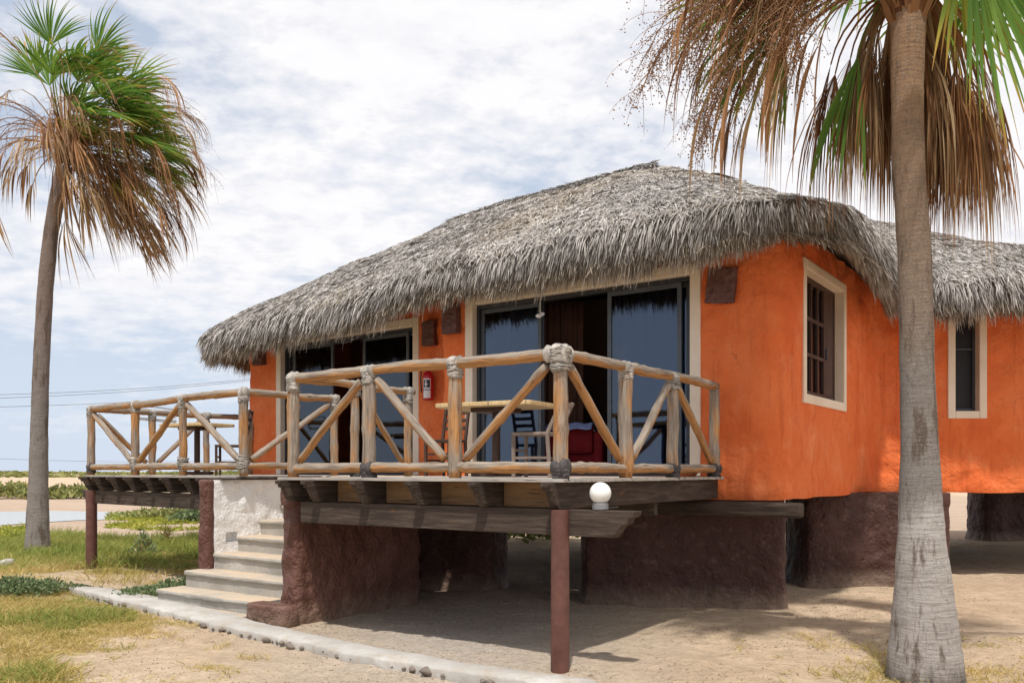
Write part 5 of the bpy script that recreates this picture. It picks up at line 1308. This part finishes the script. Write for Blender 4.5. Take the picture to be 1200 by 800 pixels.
# clay wall sconces
def sconce(label, P, rightv, tilt, w_, h, dep, relief):
    t = thing('wall_sconce', label, 'wall lamp', P, 'clay wall sconces')
    x = V(rightv).normalized(); n = V((x.y, -x.x, 0)); 
    if n.dot(V((0, 0, 0))-V(P)) < 0: n = -n
    Rt = Matrix.Rotation(R(tilt), 3, n); x = Rt@x; z = Rt@V((0, 0, 1)); M = Matrix((x, -n, z)).transposed()
    # curved clay shade: front face bulging, flared lower edge
    mb = MB(); nx_, nz_ = 14, 16; vs = []
    for j in range(nz_+1):
        for i in range(nx_+1):
            a_ = i/nx_-.5; f = j/nz_-.5; y = dep*(1-.12*(2*a_)**2)+.006*mn.noise(V((a_*8, f*8, P[0])))
            y += .035*max(0, mn.noise(V((a_*relief, f*relief, P[1]*3))))
            vs.append(V(P)+M@V((a_*w_, -y, f*h+(-.012 if (j == 0 and abs(a_) < .2) else 0))))
    off = len(vs)
    for j in range(nz_+1):
        for i in range(nx_+1):
            a_ = i/nx_-.5; f = j/nz_-.5; vs.append(V(P)+M@V((a_*w_, -.0, f*h)))
    w1 = nx_+1
    fs = [(j*w1+i, j*w1+i+1, (j+1)*w1+i+1, (j+1)*w1+i) for j in range(nz_) for i in range(nx_)]
    fs += [(j*w1, (j+1)*w1, off+(j+1)*w1, off+j*w1) for j in range(nz_)]+[(j*w1+nx_, (j+1)*w1+nx_, off+(j+1)*w1+nx_, off+j*w1+nx_) for j in range(nz_)]
    fs += [(i, i+1, off+i+1, off+i) for i in range(nx_)]+[(nz_*w1+i, nz_*w1+i+1, off+nz_*w1+i+1, off+nz_*w1+i) for i in range(nx_)]
    mb.add(vs, fs, vs); smooth_angle(mb.build('shade', 'clay', t), 35)
    mb = MB()
    for k in range(5): mb.box(V(P)+M@V((-w_*.36+w_*.18*k, -dep-.006, -h*.22)), (w_*.12, .012, .012), M)
    mb.build('carving', 'clay', t, bevel=.002); return t
rv = V((-UX, -UY, 0))
pp_ = run.pos(run.near(w2(-.02, 3.52))); sconce('tilted brown clay sconce on the orange wall right of the near door', (pp_.x, pp_.y, 1.6+.216*9.85), rv, -6, .34, .40, .06, 9)
sconce('carved clay sconce with a thick side on the orange pillar between the doors', (W(3.93, 3.51).x, W(3.93, 3.51).y, 1.6+.176*12.15), rv, 0, .26, .40, .12, 12)
sconce('carved clay sconce beside the right edge of the far door', (W(5.02, 4.32).x, W(5.02, 4.32).y, 1.6+.161*13.35), rv, 0, .25, .38, .11, 14)
q9 = W(9.42, 4.575); sconce('darkest clay sconce tucked under the eave at the left end wall', (q9.x, q9.y, 1.6+.137*q9.y), rv, 0, .27, .42, .13, 12)
# fire extinguisher
q = W(4.98, 4.32); P = V((q.x, q.y, 0))-dv*.13; zc = 1.6+.100*13.4; fe = thing('fire_extinguisher', 'red fire extinguisher hung on the orange wall between the doors', 'fire extinguisher', (P.x, P.y, zc-.25))
def ring(c, prof, n=24):
    mb = MB(); vs = [(c.x+r*math.cos(2*math.pi*j/n), c.y+r*math.sin(2*math.pi*j/n), z) for r, z in prof for j in range(n)]
    fs = [(i*n+j, i*n+(j+1) % n, (i+1)*n+(j+1) % n, (i+1)*n+j) for i in range(len(prof)-1) for j in range(n)]+[tuple(reversed(range(n))), tuple(range((len(prof)-1)*n, len(prof)*n))]
    mb.add(vs, fs, vs); return mb
z0 = zc-.24
ring(P, [(.07, z0), (.085, z0+.015), (.087, z0+.36), (.075, z0+.41), (.045, z0+.445), (.028, z0+.46)]).build('cylinder', 'red_paint', fe, smooth=True)
mb = ring(P, [(.027, z0+.46), (.027, z0+.50)], 12); mb.bar(P+V((-.02, 0, z0+.51)), P+V((.09, -.04, z0+.53)), .025, .018); mb.bar(P+V((-.02, 0, z0+.49)), P+V((.08, -.03, z0+.485)), .02, .014); mb.build('valve_handle', 'blue_plastic', fe)
mb = MB(); mb.tube([P+V((-.03, -.01, z0+.49)), P+V((-.10, -.03, z0+.46)), P+V((-.115, -.03, z0+.32)), P+V((-.10, -.03, z0+.12))], .011, 8); mb.build('hose', 'label_black', fe, smooth=True)
def curved(mb, c, r, a0, a1, za, zb, n=8):
    vs = []
    for k in range(n+1):
        a_ = R(a0+(a1-a0)*k/n)
        for rr_ in (r, r-.0015):
            for z in (za, zb): vs.append((c.x+rr_*math.cos(a_), c.y+rr_*math.sin(a_), z))
    fs = []
    for k in range(n): q_ = 4*k; fs += [(q_, q_+4, q_+5, q_+1), (q_+2, q_+3, q_+7, q_+6), (q_, q_+2, q_+6, q_+4), (q_+1, q_+5, q_+7, q_+3)]
    fs += [(0, 1, 3, 2), (4*n, 4*n+2, 4*n+3, 4*n+1)]; mb.add(vs, fs, vs)
AC = math.degrees(math.atan2(-P.y, -P.x))
mb = MB(); curved(mb, P, .0885, AC-55, AC+25, z0+.03, z0+.33); lb = mb.build('label', 'label_white', fe)
mb = MB(); curved(mb, P, .0895, AC-48, AC+18, z0+.19, z0+.31); mb.build('label_print', 'label_black', lb)
mb = MB(); curved(mb, P, .0905, AC-30, AC-18, z0+.20, z0+.30, 3); curved(mb, P, .0907, AC-40, AC-5, z0+.235, z0+.25, 4); mb.build('label_emblem', 'label_white', lb)
mb = MB(); curved(mb, P, .0895, AC-55, AC+25, z0+.15, z0+.165); mb.build('label_stripe', 'blue_plastic', lb)
# globe lamp on the beam end
q = W(-.32, .115, 1.291); gl_ = thing('globe_lamp', 'white glass globe lamp on the beam end under the near deck corner', 'lamp', q)
ring(q, [(.062, 1.292), (.066, 1.30), (.066, 1.34), (.058, 1.35)], 20).build('lamp_base', 'lamp_grey', gl_, smooth=False)
mb = MB(); mb.tube([q+V((.05, .03, .03)), q+dv*.10+V((.03, .02, .012)), q+dv*.22+V((.0, .0, .012)), q+dv*.30+V((0, 0, .012))], .006, 6); mb.build('cable', 'label_black', gl_)
mb = MB(); mb.ball(q+V((0, 0, .135)), .088, 28, 18); mb.build('globe', 'globe_glass', gl_, smooth=True)
# terracotta bowl on the deck by the wall
q = W(.22, 3.05, ZF); bo = ring(V((q.x, q.y, 0)), [(.10, ZF+.002), (.14, ZF+.05), (.165, ZF+.11), (.175, ZF+.125), (.155, ZF+.125), (.13, ZF+.06), (.09, ZF+.03)], 28).build('terracotta_bowl', 'terracotta', None, smooth=False)
smooth_angle(bo, 40); tag(bo, 'orange terracotta bowl on the near deck beside the wall', 'bowl')
# power lines far off
for k, (l, (x0, y0), (x1, y1)) in enumerate([('uppermost of the thin power cables crossing the sky at the left', (-60, 464), (330, 440)), ('second power cable, close under the uppermost one', (-60, 468.5), (330, 441.5)), ('lower power cable at the left, behind the deck rail', (-60, 478), (330, 456)), ('lowest, nearly level power cable just above the horizon', (-60, 535), (330, 537))]):
    a = at(x0, y0, 46); b = at(x1, y1, 60); mb = MB(); mb.tube([a.lerp(b, i/12)-V((0, 0, .25*math.sin(math.pi*i/12))) for i in range(13)], .013 if k < 3 else .009, 5)
    tag(mb.build('power_cable', 'wire', None), l, 'cable', 'power cables at the left')
